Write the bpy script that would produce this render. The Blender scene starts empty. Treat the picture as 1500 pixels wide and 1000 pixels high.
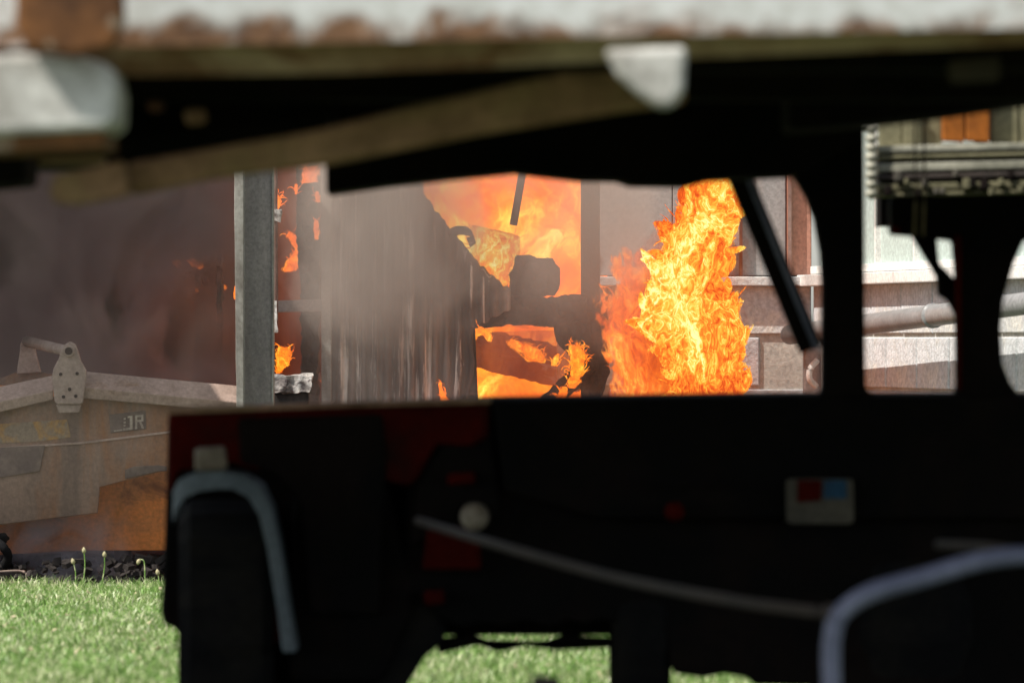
import bpy, bmesh, math, random
from math import radians as R, sin, cos, pi
import numpy as np
from mathutils import Vector, noise, Matrix
random.seed(4)
rng = np.random.default_rng(4)
S = bpy.context.scene
C = S.collection

# ------------------------------------------------------------------ camera, world, sun, exposure
EYE = 0.86
PPR = 8333.333                      # photograph pixels per unit slope (200 mm lens, 36 mm sensor, 1500 px)
cam_d = bpy.data.cameras.new('camera'); cam = bpy.data.objects.new('camera', cam_d); C.objects.link(cam)
cam.location = (0, 0, EYE); cam.rotation_euler = (R(90), 0, 0)
cam_d.lens = 200; cam_d.sensor_width = 36; cam_d.clip_start = 0.1; cam_d.clip_end = 3000
cam_d.dof.use_dof = True; cam_d.dof.focus_distance = 20.9; cam_d.dof.aperture_fstop = 5.0
S.camera = cam

SUN_EL, SUN_AZ = 52, 62             # azimuth from straight behind the camera towards its left
to_sun = Vector((-sin(R(SUN_AZ))*cos(R(SUN_EL)), -cos(R(SUN_AZ))*cos(R(SUN_EL)), sin(R(SUN_EL))))
W = bpy.data.worlds.new('World'); S.world = W; W.use_nodes = True
nt = W.node_tree; bg = nt.nodes['Background']
sky = nt.nodes.new('ShaderNodeTexSky'); sky.sky_type = 'NISHITA'; sky.sun_disc = False
sky.sun_elevation = R(SUN_EL); sky.sun_rotation = math.atan2(to_sun.x, to_sun.y)
hs = nt.nodes.new('ShaderNodeHueSaturation'); hs.inputs['Saturation'].default_value = .45   # thin smoke greys the daylight
nt.links.new(sky.outputs[0], hs.inputs['Color']); nt.links.new(hs.outputs[0], bg.inputs[0]); bg.inputs[1].default_value = 0.12
sun_d = bpy.data.lights.new('sun', 'SUN'); sun = bpy.data.objects.new('sun', sun_d); C.objects.link(sun)
sun_d.energy = 4.6; sun_d.angle = R(0.5); sun_d.color = (1, .95, .87)
sun.rotation_euler = to_sun.to_track_quat('Z', 'Y').to_euler()
S.view_settings.view_transform = 'Standard'; S.view_settings.look = 'None'
S.view_settings.exposure = 0.30; S.view_settings.gamma = 1
cy = S.cycles
cy.use_denoising = True; cy.max_bounces = 8; cy.diffuse_bounces = 3; cy.glossy_bounces = 2
cy.transparent_max_bounces = 32; cy.volume_bounces = 1; cy.volume_step_rate = 1.0; cy.volume_max_steps = 128
cy.sample_clamp_indirect = 4.0

# ------------------------------------------------------------------ helpers
def P(x, y, D):                     # a place at distance D that stands at this spot of the photograph
    return Vector(((x-750)/PPR*D, D, EYE+(500-y)/PPR*D))
WL = {}
def wl(o): return WL.get(o.name, Vector((0, 0, 0))) if o else Vector((0, 0, 0))
def link(name, me, parent=None):
    o = bpy.data.objects.new(name, me); C.objects.link(o)
    if parent: o.parent = parent
    WL[o.name] = wl(parent).copy()
    return o
def tag(o, label=None, cat=None, group=None, kind=None):
    if label: o['label'] = label
    if cat: o['category'] = cat
    if group: o['group'] = group
    if kind: o['kind'] = kind
    return o
def empty(name, loc, label, cat, group=None):
    o = bpy.data.objects.new(name, None); C.objects.link(o); o.location = loc; o.empty_display_size = .1
    WL[o.name] = Vector(loc)
    return tag(o, label, cat, group)
def mobj(name, verts, faces, m, parent=None, smooth=False, bevel=0, sub=0):
    off = wl(parent)
    me = bpy.data.meshes.new(name)
    me.from_pydata([tuple(Vector(v)-off) for v in verts], [], faces)
    bm = bmesh.new(); bm.from_mesh(me); bmesh.ops.recalc_face_normals(bm, faces=bm.faces); bm.to_mesh(me); bm.free()
    me.materials.append(m)
    if smooth: me.polygons.foreach_set('use_smooth', [True]*len(me.polygons))
    o = link(name, me, parent)
    if bevel:
        b = o.modifiers.new('bevel', 'BEVEL'); b.width = bevel; b.segments = 2; b.limit_method = 'ANGLE'
    return o
class MB:                           # collects shapes for ONE mesh
    def __init__(s): s.v = []; s.f = []
    def add(s, vs, fs):
        n = len(s.v); s.v += [Vector(v) for v in vs]; s.f += [tuple(i+n for i in f) for f in fs]; return s
    def box(s, c, d, rz=0, ry=0, rx=0):
        m = Matrix.Translation(c) @ Matrix.Rotation(rz, 4, 'Z') @ Matrix.Rotation(ry, 4, 'Y') @ Matrix.Rotation(rx, 4, 'X')
        vs = [m @ Vector((i*d[0]/2, j*d[1]/2, k*d[2]/2)) for i in (-1, 1) for j in (-1, 1) for k in (-1, 1)]
        return s.add(vs, [(0,1,3,2),(4,6,7,5),(0,4,5,1),(2,3,7,6),(0,2,6,4),(1,5,7,3)])
    def poly(s, pts, D, depth, D2=None):    # outline given in the photograph at distance D, real thickness
        n = len(pts); a = [P(x, y, D) for x, y in pts]
        b = [v+Vector((0, depth, 0)) for v in a]
        return s.add(a+b, [tuple(range(n)), tuple(range(2*n-1, n-1, -1))]+[(i, (i+1) % n, n+(i+1) % n, n+i) for i in range(n)])
    def bar(s, a, b, w, h, up=(0, 0, 1)):
        a, b = Vector(a), Vector(b); d = (b-a).normalized(); u = Vector(up)
        if abs(d.dot(u)) > .98: u = Vector((0, 1, 0))
        x = d.cross(u).normalized(); z = x.cross(d)
        vs = [p+x*i*w/2+z*k*h/2 for p in (a, b) for i, k in ((-1,-1),(1,-1),(1,1),(-1,1))]
        return s.add(vs, [(0,1,2,3),(7,6,5,4),(0,4,5,1),(1,5,6,2),(2,6,7,3),(3,7,4,0)])
    def tube(s, path, r, seg=10, rs=None):
        path = [Vector(p) for p in path]; n = len(path); n0 = len(s.v)
        for i, p in enumerate(path):
            d = (path[min(i+1, n-1)]-path[max(i-1, 0)]).normalized()
            u = Vector((0, 0, 1)) if abs(d.z) < .9 else Vector((0, 1, 0))
            x = d.cross(u).normalized(); z = x.cross(d); rr = rs[i] if rs else r
            s.v += [p+x*cos(t)*rr+z*sin(t)*rr for t in [2*pi*k/seg for k in range(seg)]]
        for i in range(n-1):
            for k in range(seg):
                a = n0+i*seg+k; b = n0+i*seg+(k+1) % seg
                s.f.append((a, b, b+seg, a+seg))
        s.f.append(tuple(n0+k for k in range(seg))[::-1]); s.f.append(tuple(n0+(n-1)*seg+k for k in range(seg)))
        return s
    def build(s, name, m, parent=None, **k): return mobj(name, s.v, s.f, m, parent, **k)
def curve(pts, n=8):                # smooth path through points
    out = []; p = [Vector(q) for q in pts]; p = [p[0]]+p+[p[-1]]
    for i in range(1, len(p)-2):
        for j in range(n):
            t = j/n
            out.append(.5*((2*p[i])+(-p[i-1]+p[i+1])*t+(2*p[i-1]-5*p[i]+4*p[i+1]-p[i+2])*t*t+(-p[i-1]+3*p[i]-3*p[i+1]+p[i+2])*t**3))
    return out+[p[-2]]

# ------------------------------------------------------------------ materials
def newmat(name):
    m = bpy.data.materials.new(name); m.use_nodes = True; t = m.node_tree; t.nodes.clear()
    out = t.nodes.new('ShaderNodeOutputMaterial')
    return m, t, out
def N(t, typ, **k):
    n = t.nodes.new(typ)
    for a, b in k.items():
        if a.startswith('i_'):
            key = a[2:]; key = int(key) if key.isdigit() else key.replace('_', ' ')
            n.inputs[key].default_value = b
        else: setattr(n, a, b)
    return n
def noise_n(t, scale, detail=4, rough=.55, dist=0, stretch=None, typ='FBM'):
    tc = N(t, 'ShaderNodeTexCoord'); mp = N(t, 'ShaderNodeMapping')
    if stretch: mp.inputs['Scale'].default_value = stretch
    t.links.new(tc.outputs['Object'], mp.inputs[0])
    n = N(t, 'ShaderNodeTexNoise', noise_type=typ); n.inputs['Scale'].default_value = scale
    n.inputs['Detail'].default_value = detail; n.inputs['Roughness'].default_value = rough; n.inputs['Distortion'].default_value = dist
    t.links.new(mp.outputs[0], n.inputs['Vector'])
    return n
def ramp(t, src, stops):
    r = N(t, 'ShaderNodeValToRGB'); e = r.color_ramp.elements
    while len(e) > 1: e.remove(e[-1])
    e[0].position = stops[0][0]; e[0].color = (*stops[0][1], 1)
    for p, c in stops[1:]:
        x = e.new(p); x.color = (*c, 1)
    t.links.new(src, r.inputs[0]); return r
def g(v): return (v, v, v)
def mix(t, f, a, b):
    m = N(t, 'ShaderNodeMix', data_type='RGBA')
    if hasattr(f, 'default_value') or hasattr(f, 'links'): t.links.new(f, m.inputs[0])
    else: m.inputs[0].default_value = f
    for s, i in ((a, 6), (b, 7)):
        if isinstance(s, tuple): m.inputs[i].default_value = (*s, 1)
        else: t.links.new(s, m.inputs[i])
    return m.outputs[2]
def worn(name, c1, c2, c3=None, scale=6, thr=(.42, .6), rough=.7, fine=60, bump=.25, metal=0, stretch=None, s3=2.5, thr3=(.5, .62), spec=.3, bumpd=.004):
    """base colour c1 with patches of c2 and (larger) patches of c3, fine grain and relief"""
    m, t, out = newmat(name)
    n1 = noise_n(t, scale, 6, .62, .4, stretch)
    f1 = ramp(t, n1.outputs[0], [(thr[0], g(0)), (thr[1], g(1))])
    col = mix(t, f1.outputs[0], c1, c2)
    if c3:
        n3 = noise_n(t, s3, 7, .65, .6, stretch)
        f3 = ramp(t, n3.outputs[0], [(thr3[0], g(0)), (thr3[1], g(1))])
        col = mix(t, f3.outputs[0], col, c3)
    nf = noise_n(t, fine, 4, .7)
    mul = N(t, 'ShaderNodeMix', data_type='RGBA', blend_type='MULTIPLY'); mul.inputs[0].default_value = .55
    t.links.new(col, mul.inputs[6]); rf = ramp(t, nf.outputs[0], [(.3, g(.45)), (.7, g(1.25))]); t.links.new(rf.outputs[0], mul.inputs[7])
    p = N(t, 'ShaderNodeBsdfPrincipled'); p.inputs['Roughness'].default_value = rough; p.inputs['Metallic'].default_value = metal
    p.inputs['Specular IOR Level'].default_value = spec
    t.links.new(mul.outputs[2], p.inputs['Base Color'])
    b = N(t, 'ShaderNodeBump'); b.inputs['Strength'].default_value = bump; b.inputs['Distance'].default_value = bumpd
    t.links.new(nf.outputs[0], b.inputs['Height']); t.links.new(b.outputs[0], p.inputs['Normal'])
    t.links.new(p.outputs[0], out.inputs[0])
    return m
M = {}
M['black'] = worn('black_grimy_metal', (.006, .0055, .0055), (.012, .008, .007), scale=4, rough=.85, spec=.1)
M['rubber'] = worn('tyre_rubber', (.010, .010, .011), (.02, .018, .016), scale=8, rough=.9, spec=.1)
M['red'] = worn('faded_red_paint', (.085, .005, .003), (.05, .004, .003), (.02, .01, .008), scale=5, s3=3, rough=.8, thr3=(.52, .7), spec=.06)
M['redhot'] = worn('red_paint', (.085, .004, .002), (.06, .004, .002), scale=5, rough=.8, spec=.06)
M['guard'] = worn('grey_mudguard', (.21, .25, .28), (.14, .17, .2), scale=5, rough=.5)
M['lampwhite'] = worn('milky_lamp_plastic', (.44, .38, .31), (.24, .19, .14), scale=14, rough=.4)
M['blue'] = worn('blue_print', (.02, .09, .18), (.02, .07, .14), scale=8)
M['label'] = worn('dirty_label', (.13, .115, .09), (.09, .08, .065), scale=6)
M['tubegrey'] = worn('blue_grey_tube', (.24, .25, .36), (.17, .18, .27), scale=5, rough=.45)
M['rodbrown'] = worn('brown_rod', (.065, .05, .042), (.05, .04, .035), scale=6)
M['olive'] = worn('olive_tan_paint', (.56, .32, .22), (.28, .16, .10), (.40, .26, .15), scale=5, s3=3, rough=.7)
M['tanlip'] = worn('tan_grimy_lip', (.34, .225, .14), (.20, .10, .05), (.46, .34, .23), scale=9, s3=4, rough=.7, stretch=(1, 1, 2))
M['column'] = worn('zinc_steel', (.31, .265, .25), (.22, .185, .175), (.38, .32, .29), scale=5, s3=3, rough=.55, stretch=(1, 1, .25), fine=90)
M['columnlip'] = worn('zinc_steel_light', (.42, .40, .36), (.26, .24, .21), (.16, .14, .12), scale=9, s3=7, rough=.6, stretch=(1, 1, .3), fine=90)
M['char'] = worn('charred_timber', (.025, .02, .018), (.06, .05, .045), (.12, .10, .09), scale=14, s3=9, thr3=(.6, .72), rough=.95, fine=80, bump=.8, stretch=(1, 1, .4))
M['ash'] = worn('white_ash_crust', (.5, .46, .42), (.10, .08, .08), (.75, .72, .68), scale=22, s3=14, rough=.95, fine=120, bump=1)
M['rustpost'] = worn('scorched_red_steel', (.22, .09, .06), (.13, .06, .045), (.3, .2, .17), scale=9, s3=7, rough=.8, stretch=(1, 1, .3))
M['maroonwall'] = worn('sooty_back_wall', (.03, .018, .016), (.05, .026, .022), (.014, .01, .01), scale=3, s3=1.5, rough=.95, fine=20)
M['skip'] = worn('grimy_grey_steel', (.17, .115, .085), (.27, .175, .125), (.30, .125, .045), scale=7, s3=5, thr3=(.52, .68), rough=.62, fine=60, stretch=(1, 1, .22))
M['skipbeam'] = worn('dusty_grey_beam', (.42, .30, .245), (.30, .21, .165), (.22, .12, .06), scale=7, s3=5, thr3=(.58, .7), rough=.7, fine=80)
M['skiprust'] = worn('orange_rust_plate', (.85, .28, .07), (.62, .23, .08), (.28, .09, .035), scale=4, s3=5, thr3=(.55, .68), rough=.85, fine=60, stretch=(1, 1, 1.6))
M['lug'] = worn('dusty_lug', (.37, .28, .23), (.28, .20, .165), scale=9, rough=.65, fine=90)
M['stripe'] = worn('faded_yellow_paint', (.42, .22, .055), (.25, .19, .13), scale=14, thr=(.4, .55), rough=.7, fine=90)
M['letter'] = worn('worn_pale_lettering', (.5, .42, .34), (.3, .24, .2), scale=25, rough=.7)
M['bitumen'] = worn('dark_box_paint', (.13, .095, .08), (.19, .14, .11), scale=10, rough=.7)
M['block'] = worn('concrete_block', (.66, .67, .68), (.55, .555, .56), (.74, .71, .65), scale=5, s3=3.5, rough=.9, fine=55, bump=.9, bumpd=.006)
M['mortar'] = worn('mortar', (.56, .54, .48), (.46, .44, .40), scale=9, rough=.95, bump=.8)
M['sill'] = worn('pale_sill_paint', (.82, .80, .76), (.68, .66, .62), scale=8, rough=.5, thr=(.5, .75))
M['claddingr'] = worn('pale_green_cladding', (.50, .60, .56), (.42, .50, .47), scale=3, rough=.5, stretch=(1, 1, .3))
M['claddingm'] = worn('mauve_grey_cladding', (.38, .36, .35), (.30, .285, .28), (.40, .34, .31), scale=3, s3=2.5, rough=.6, stretch=(1, 1, .2))
M['claddingo'] = worn('reflection_tinted_cladding', (.55, .27, .19), (.45, .24, .18), scale=3, rough=.6, stretch=(1, 1, .2))  # orange reflection painted into this panel's colour
M['pipe'] = worn('grey_drain_pipe', (.30, .29, .285), (.25, .24, .235), scale=5, rough=.4, bump=.05)
M['canvas'] = worn('khaki_canvas', (.24, .22, .13), (.15, .14, .08), scale=3, rough=.9)
M['orange'] = worn('burnt_orange_board', (.42, .13, .015), (.30, .09, .012), scale=5, rough=.6)
M['paleknob'] = worn('ivory_plastic', (.50, .48, .38), (.32, .31, .24), scale=9, rough=.5)
M['string'] = worn('tan_cord', (.35, .27, .16), (.25, .19, .11), scale=30)
M['soil'] = worn('burnt_soil', (.035, .028, .026), (.06, .05, .045), (.09, .08, .08), scale=14, s3=8, rough=.95, bump=1)
M['seed'] = worn('pale_seed_head', (.55, .47, .30), (.4, .38, .2), scale=60)

def mat_whiterust():                # white paint, rust creeping up from the lower edge
    m, t, out = newmat('rusted_white_paint')
    tc = N(t, 'ShaderNodeTexCoord'); sp = N(t, 'ShaderNodeSeparateXYZ'); t.links.new(tc.outputs['Object'], sp.inputs[0])
    n = noise_n(t, 9, 6, .6, .5); n2 = noise_n(t, 26, 4, .6)
    z = N(t, 'ShaderNodeMapRange'); t.links.new(sp.outputs[2], z.inputs[0])
    z.inputs[1].default_value = 1.29; z.inputs[2].default_value = 1.385; z.inputs[3].default_value = .30; z.inputs[4].default_value = -.09
    a = N(t, 'ShaderNodeMath', operation='ADD'); t.links.new(n.outputs[0], a.inputs[0]); t.links.new(z.outputs[0], a.inputs[1])
    f = ramp(t, a.outputs[0], [(.54, g(0)), (.70, g(1))])
    rust = ramp(t, n2.outputs[0], [(.35, (.08, .033, .012)), (.65, (.25, .125, .055))])
    white = ramp(t, n2.outputs[0], [(.3, (.52, .52, .48)), (.6, (.68, .69, .67))])
    c = mix(t, f.outputs[0], white.outputs[0], rust.outputs[0])
    p = N(t, 'ShaderNodeBsdfPrincipled'); p.inputs['Roughness'].default_value = .6
    t.links.new(c, p.inputs['Base Color']); t.links.new(p.outputs[0], out.inputs[0]); return m
M['whiterust'] = mat_whiterust()
M['whitedirt'] = worn('dirty_white_paint', (.74, .73, .68), (.42, .40, .36), (.26, .14, .06), scale=7, s3=10, thr3=(.62, .74), rough=.6)
M['rustbrown'] = worn('thick_brown_rust', (.20, .085, .03), (.10, .045, .02), (.45, .38, .28), scale=9, s3=12, thr3=(.56, .7), rough=.9)
def mat_sheet():                    # scorched galvanised sheeting with vertical streaks
    m, t, out = newmat('scorched_corrugated_steel')
    n = noise_n(t, 7, 6, .6, .3, (1, 1, .12)); n2 = noise_n(t, 15, 6, .7, .25, (1, 1, .05)); n3 = noise_n(t, 2.6, 5, .6, .8)
    base = ramp(t, n.outputs[0], [(.3, (.05, .04, .04)), (.5, (.13, .11, .105)), (.66, (.34, .29, .26))])
    st = ramp(t, n2.outputs[0], [(.55, g(0)), (.64, g(1))])
    c = mix(t, st.outputs[0], base.outputs[0], (.92, .86, .80))
    so = ramp(t, n3.outputs[0], [(.46, g(0)), (.62, g(.75))])
    c = mix(t, so.outputs[0], c, (.055, .04, .038))
    p = N(t, 'ShaderNodeBsdfPrincipled'); p.inputs['Roughness'].default_value = .6; p.inputs['Metallic'].default_value = .15
    t.links.new(c, p.inputs['Base Color']); t.links.new(p.outputs[0], out.inputs[0]); return m
M['sheet'] = mat_sheet()
def mat_grass():
    m, t, out = newmat('grass_blade')
    n = noise_n(t, 2.2, 4, .6); n2 = noise_n(t, 40, 2, .5)
    a = ramp(t, n2.outputs[0], [(.30, (.10, .21, .03)), (.5, (.20, .38, .07)), (.62, (.58, .62, .34))])
    b = ramp(t, n2.outputs[0], [(.30, (.14, .24, .05)), (.5, (.28, .42, .12)), (.60, (.70, .70, .45))])
    f = ramp(t, n.outputs[0], [(.4, g(0)), (.6, g(1))])
    c = mix(t, f.outputs[0], a.outputs[0], b.outputs[0])
    p = N(t, 'ShaderNodeBsdfPrincipled'); p.inputs['Roughness'].default_value = .38; p.inputs['Specular IOR Level'].default_value = .5
    hv = N(t, 'ShaderNodeHueSaturation'); hv.inputs['Value'].default_value = 1.2; hv.inputs['Saturation'].default_value = .96; t.links.new(c, hv.inputs['Color']); c = hv.outputs[0]
    t.links.new(c, p.inputs['Base Color'])
    tr = N(t, 'ShaderNodeBsdfTranslucent'); t.links.new(c, tr.inputs[0])
    ms = N(t, 'ShaderNodeMixShader'); ms.inputs[0].default_value = .35
    t.links.new(p.outputs[0], ms.inputs[1]); t.links.new(tr.outputs[0], ms.inputs[2]); t.links.new(ms.outputs[0], out.inputs[0]); return m
M['grass'] = mat_grass()
def mat_ground():
    m, t, out = newmat('turf_soil')
    n = noise_n(t, 3, 8, .65)
    c = ramp(t, n.outputs[0], [(.35, (.035, .05, .015)), (.6, (.07, .095, .03))])
    p = N(t, 'ShaderNodeBsdfPrincipled'); p.inputs['Roughness'].default_value = .95
    t.links.new(c.outputs[0], p.inputs['Base Color']); t.links.new(p.outputs[0], out.inputs[0]); return m
M['ground'] = mat_ground()

def mat_flame(name, scale, fil, stops, strength, a_lo, a_hi, bias, amp, zs=.62, warp=.07, filpow=5, amax=1.0, seed=0, filw=.42):
    m, t, out = newmat(name)
    L = t.links
    tc = N(t, 'ShaderNodeTexCoord'); mp = N(t, 'ShaderNodeMapping'); L.new(tc.outputs['Object'], mp.inputs[0])
    mp.inputs['Scale'].default_value = (1, 1, zs); mp.inputs['Location'].default_value = (seed, seed*.7, seed*.3)
    wn = N(t, 'ShaderNodeTexNoise'); wn.inputs['Scale'].default_value = scale*.55; wn.inputs['Detail'].default_value = 3
    L.new(mp.outputs[0], wn.inputs['Vector'])
    sb = N(t, 'ShaderNodeVectorMath', operation='SUBTRACT'); sb.inputs[1].default_value = (.5, .5, .5); L.new(wn.outputs['Color'], sb.inputs[0])
    sc = N(t, 'ShaderNodeVectorMath', operation='SCALE'); sc.inputs['Scale'].default_value = warp*4; L.new(sb.outputs[0], sc.inputs[0])
    ad = N(t, 'ShaderNodeVectorMath', operation='ADD'); L.new(mp.outputs[0], ad.inputs[0]); L.new(sc.outputs[0], ad.inputs[1])
    n1 = N(t, 'ShaderNodeTexNoise'); n1.inputs['Scale'].default_value = scale; n1.inputs['Detail'].default_value = 7
    n1.inputs['Roughness'].default_value = .58; n1.inputs['Distortion'].default_value = .7; L.new(ad.outputs[0], n1.inputs['Vector'])
    n2 = N(t, 'ShaderNodeTexNoise'); n2.inputs['Scale'].default_value = fil; n2.inputs['Detail'].default_value = 3
    n2.inputs['Roughness'].default_value = .55; n2.inputs['Distortion'].default_value = .7
    st = N(t, 'ShaderNodeVectorMath', operation='MULTIPLY'); st.inputs[1].default_value = (1, 1, .62); L.new(ad.outputs[0], st.inputs[0]); L.new(st.outputs[0], n2.inputs['Vector'])
    def mth(op, a, b=None, c=None, clamp=False):
        q = N(t, 'ShaderNodeMath', operation=op); q.use_clamp = clamp
        for i, s in enumerate((a, b, c)):
            if s is None: continue
            if isinstance(s, (int, float)): q.inputs[i].default_value = s
            else: L.new(s, q.inputs[i])
        return q.outputs[0]
    rid = mth('SUBTRACT', 1, mth('ABSOLUTE', mth('MULTIPLY_ADD', n2.outputs[0], 2, -1)))
    rid = mth('POWER', rid, filpow)
    at = N(t, 'ShaderNodeAttribute', attribute_name='core_value'); gl = N(t, 'ShaderNodeAttribute', attribute_name='glow_value')
    nn = mth('SUBTRACT', n1.outputs[0], .5)
    h = mth('ADD', at.outputs['Fac'], mth('ADD', mth('MULTIPLY', nn, amp), mth('MULTIPLY_ADD', rid, .30, -.12)))
    mr = N(t, 'ShaderNodeMapRange', interpolation_type='SMOOTHSTEP'); L.new(h, mr.inputs[0])
    mr.inputs[1].default_value = a_lo; mr.inputs[2].default_value = a_hi; mr.inputs[3].default_value = 0; mr.inputs[4].default_value = amax
    n3 = N(t, 'ShaderNodeTexNoise'); n3.inputs['Scale'].default_value = fil*2.3; n3.inputs['Detail'].default_value = 3
    n3.inputs['Distortion'].default_value = .6; L.new(st.outputs[0], n3.inputs['Vector'])
    rid3 = mth('POWER', mth('SUBTRACT', 1, mth('ABSOLUTE', mth('MULTIPLY_ADD', n3.outputs[0], 2, -1))), filpow)
    v = mth('ADD', mth('MULTIPLY', nn, 1.9), mth('ADD', mth('MULTIPLY', rid, filw), mth('MULTIPLY', rid3, filw*.6)))
    v = mth('ADD', v, mth('MULTIPLY_ADD', gl.outputs['Fac'], .28, bias))
    v = mth('ADD', v, mth('MULTIPLY', at.outputs['Fac'], .12))
    n0 = N(t, 'ShaderNodeTexNoise'); n0.inputs['Scale'].default_value = scale*.32; n0.inputs['Detail'].default_value = 1.5; L.new(ad.outputs[0], n0.inputs['Vector'])
    v = mth('ADD', v, mth('MULTIPLY_ADD', n0.outputs[0], 1.1, -.55), clamp=True)
    r = ramp(t, v, stops)
    em = N(t, 'ShaderNodeEmission'); em.inputs[1].default_value = strength; L.new(r.outputs[0], em.inputs[0])
    tr = N(t, 'ShaderNodeBsdfTransparent'); ms = N(t, 'ShaderNodeMixShader')
    L.new(mr.outputs[0], ms.inputs[0]); L.new(tr.outputs[0], ms.inputs[1]); L.new(em.outputs[0], ms.inputs[2]); L.new(ms.outputs[0], out.inputs[0])
    m.cycles.emission_sampling = 'NONE'
    return m
HOT = [(.0, (.60, .075, .012)), (.22, (.90, .17, .02)), (.42, (1, .28, .03)), (.60, (1, .44, .05)), (.78, (1, .66, .13)), (1, (1, .86, .34))]
ROOM = [(.0, (.70, .10, .008)), (.3, (.95, .155, .008)), (.55, (1, .27, .015)), (.78, (1, .50, .05)), (1, (1, .75, .16))]
RED = [(.0, (.40, .045, .012)), (.3, (.70, .095, .015)), (.55, (.95, .17, .02)), (.8, (1, .30, .04)), (1, (1, .5, .09))]
M['flame'] = mat_flame('bright_flame', 10, 30, HOT, 1.08, .16, .42, -.13, 1.4, filpow=6, filw=.5)
M['flamered'] = mat_flame('red_flame', 7, 17, RED, 1.2, .30, .95, -.06, 1.8, amax=.7, seed=3, filpow=6, filw=.5)
M['flameroom'] = mat_flame('room_fire', 4.2, 11, ROOM, 2.1, .05, .35, .06, .9, zs=.9, warp=.10, seed=7, filw=.22)
M['flamewisp'] = mat_flame('wisp_flame', 20, 55, ROOM, 1.35, .26, .66, -.12, 2.0, zs=.8, filw=.34, warp=.03, seed=5)
M['veilfire'] = mat_flame('thin_fire_haze', 4, 12, RED, .62, .05, 1.1, .0, 1.2, amax=.17, seed=14, filw=.25, zs=.5)
M['bayfire'] = mat_flame('faint_fire_haze', 4, 12, RED, .45, .05, 1.1, -.1, 1.4, amax=.06, seed=24, filw=.25, zs=.5)
M['glowwall'] = mat_flame('fire_glow', 5, 20, [(0, (.20, .035, .012)), (.5, (.45, .08, .02)), (.8, (.9, .2, .03)), (1, (1, .4, .06))],   .22, -2, -1, .0, .9, seed=9, filw=.1)  # emission imitating the glow of fire-lit smoke

# ================================================================== THE SETTING
me = bpy.data.meshes.new('ground'); sx = 900
bm = bmesh.new(); bmesh.ops.create_grid(bm, x_segments=8, y_segments=8, size=sx); bm.to_mesh(me); bm.free(); me.materials.append(M['ground'])
tag(link('ground', me), 'flat green ground under the machines and in front of the shed', kind='structure')
# bare scorched earth in front of and inside the shed
gv = []; gf = []
nx, ny = 60, 40
for j in range(ny+1):
    for i in range(nx+1):
        x = -5+10*i/nx; y = 19.42+7.5*j/ny+(.10*noise.noise(Vector((x*3, 0, 0))) if j == 0 else 0)
        gv.append((x, y, .006+.035*max(0, noise.noise(Vector((x*5, y*5, 1))))*(j > 1)))
for j in range(ny):
    for i in range(nx): a = j*(nx+1)+i; gf.append((a, a+1, a+nx+2, a+nx+1))
tag(mobj('scorched_soil', gv, gf, M['soil'], smooth=True), 'blackened bare soil where the turf ends at the burning shed', kind='structure')

def blades(name, n, xr, yr, hr, wid, m, seed):
    r = np.random.default_rng(seed)
    # denser toward visible area
    x = r.uniform(xr[0], xr[1], n); y = r.uniform(yr[0], yr[1], n)
    cl = np.array([noise.noise(Vector((a*2.3, b*2.3, 3))) for a, b in zip(x, y)])
    h = r.uniform(hr[0], hr[1], n)*(1+.55*cl); w = wid*r.uniform(.6, 1.3, n)
    a = r.uniform(0, 2*pi, n); ln = r.uniform(.1, .9, n)*h; la = r.uniform(0, 2*pi, n)
    dx, dy = np.cos(a)*w/2, np.sin(a)*w/2; lx, ly = np.cos(la)*ln, np.sin(la)*ln
    V = np.empty((n, 5, 3))
    V[:, 0] = np.stack([x-dx, y-dy, 0*x], 1); V[:, 1] = np.stack([x+dx, y+dy, 0*x], 1)
    V[:, 2] = np.stack([x-dx*.8+lx*.35, y-dy*.8+ly*.35, h*.6], 1); V[:, 3] = np.stack([x+dx*.8+lx*.35, y+dy*.8+ly*.35, h*.6], 1)
    V[:, 4] = np.stack([x+lx, y+ly, h*(1-.25*ln/h)], 1)
    b = (np.arange(n)*5)[:, None]
    F = np.concatenate([b+np.array([[0, 1, 3]]), b+np.array([[0, 3, 2]]), b+np.array([[2, 3, 4]])]).reshape(-1, 3)
    me = bpy.data.meshes.new(name); me.vertices.add(n*5); me.vertices.foreach_set('co', V.ravel())
    me.loops.add(len(F)*3); me.loops.foreach_set('vertex_index', F.ravel().astype(np.int32))
    me.polygons.add(len(F)); me.polygons.foreach_set('loop_start', np.arange(0, len(F)*3, 3, dtype=np.int32))
    me.update(calc_edges=True); me.materials.append(m); me.update()
    return link(name, me)
# joined after building so the lawn is one thing
gr = [blades('grass', 120000, (-2.6, 2.6), (13.2, 19.4), (.022, .052), .0055, M['grass'], 1),
      blades('grass', 12000, (-2.2, 2.2), (18.9, 19.45), (.03, .065), .004, M['grass'], 2),
      blades('grass', 50000, (-6, 6), (2, 19.4), (.03, .06), .009, M['grass'], 3)]
vs = []; fs = []; n0 = 0
for o in gr:
    k = len(o.data.vertices); a = np.empty(k*3, np.float32); o.data.vertices.foreach_get('co', a)
    q = np.empty(len(o.data.loops), np.int32); o.data.loops.foreach_get('vertex_index', q); vs.append(a); fs.append(q+n0); n0 += k
a = np.concatenate(vs); q = np.concatenate(fs); me = bpy.data.meshes.new('grass'); me.vertices.add(n0); me.vertices.foreach_set('co', a)
me.loops.add(len(q)); me.loops.foreach_set('vertex_index', q); me.polygons.add(len(q)//3); me.polygons.foreach_set('loop_start', np.arange(0, len(q), 3, dtype=np.int32))
me.update(calc_edges=True); me.materials.append(M['grass'])
for o in gr: bpy.data.objects.remove(o)
tag(link('grass', me), 'sunlit short green grass across the lawn before the fire', kind='stuff')

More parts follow.
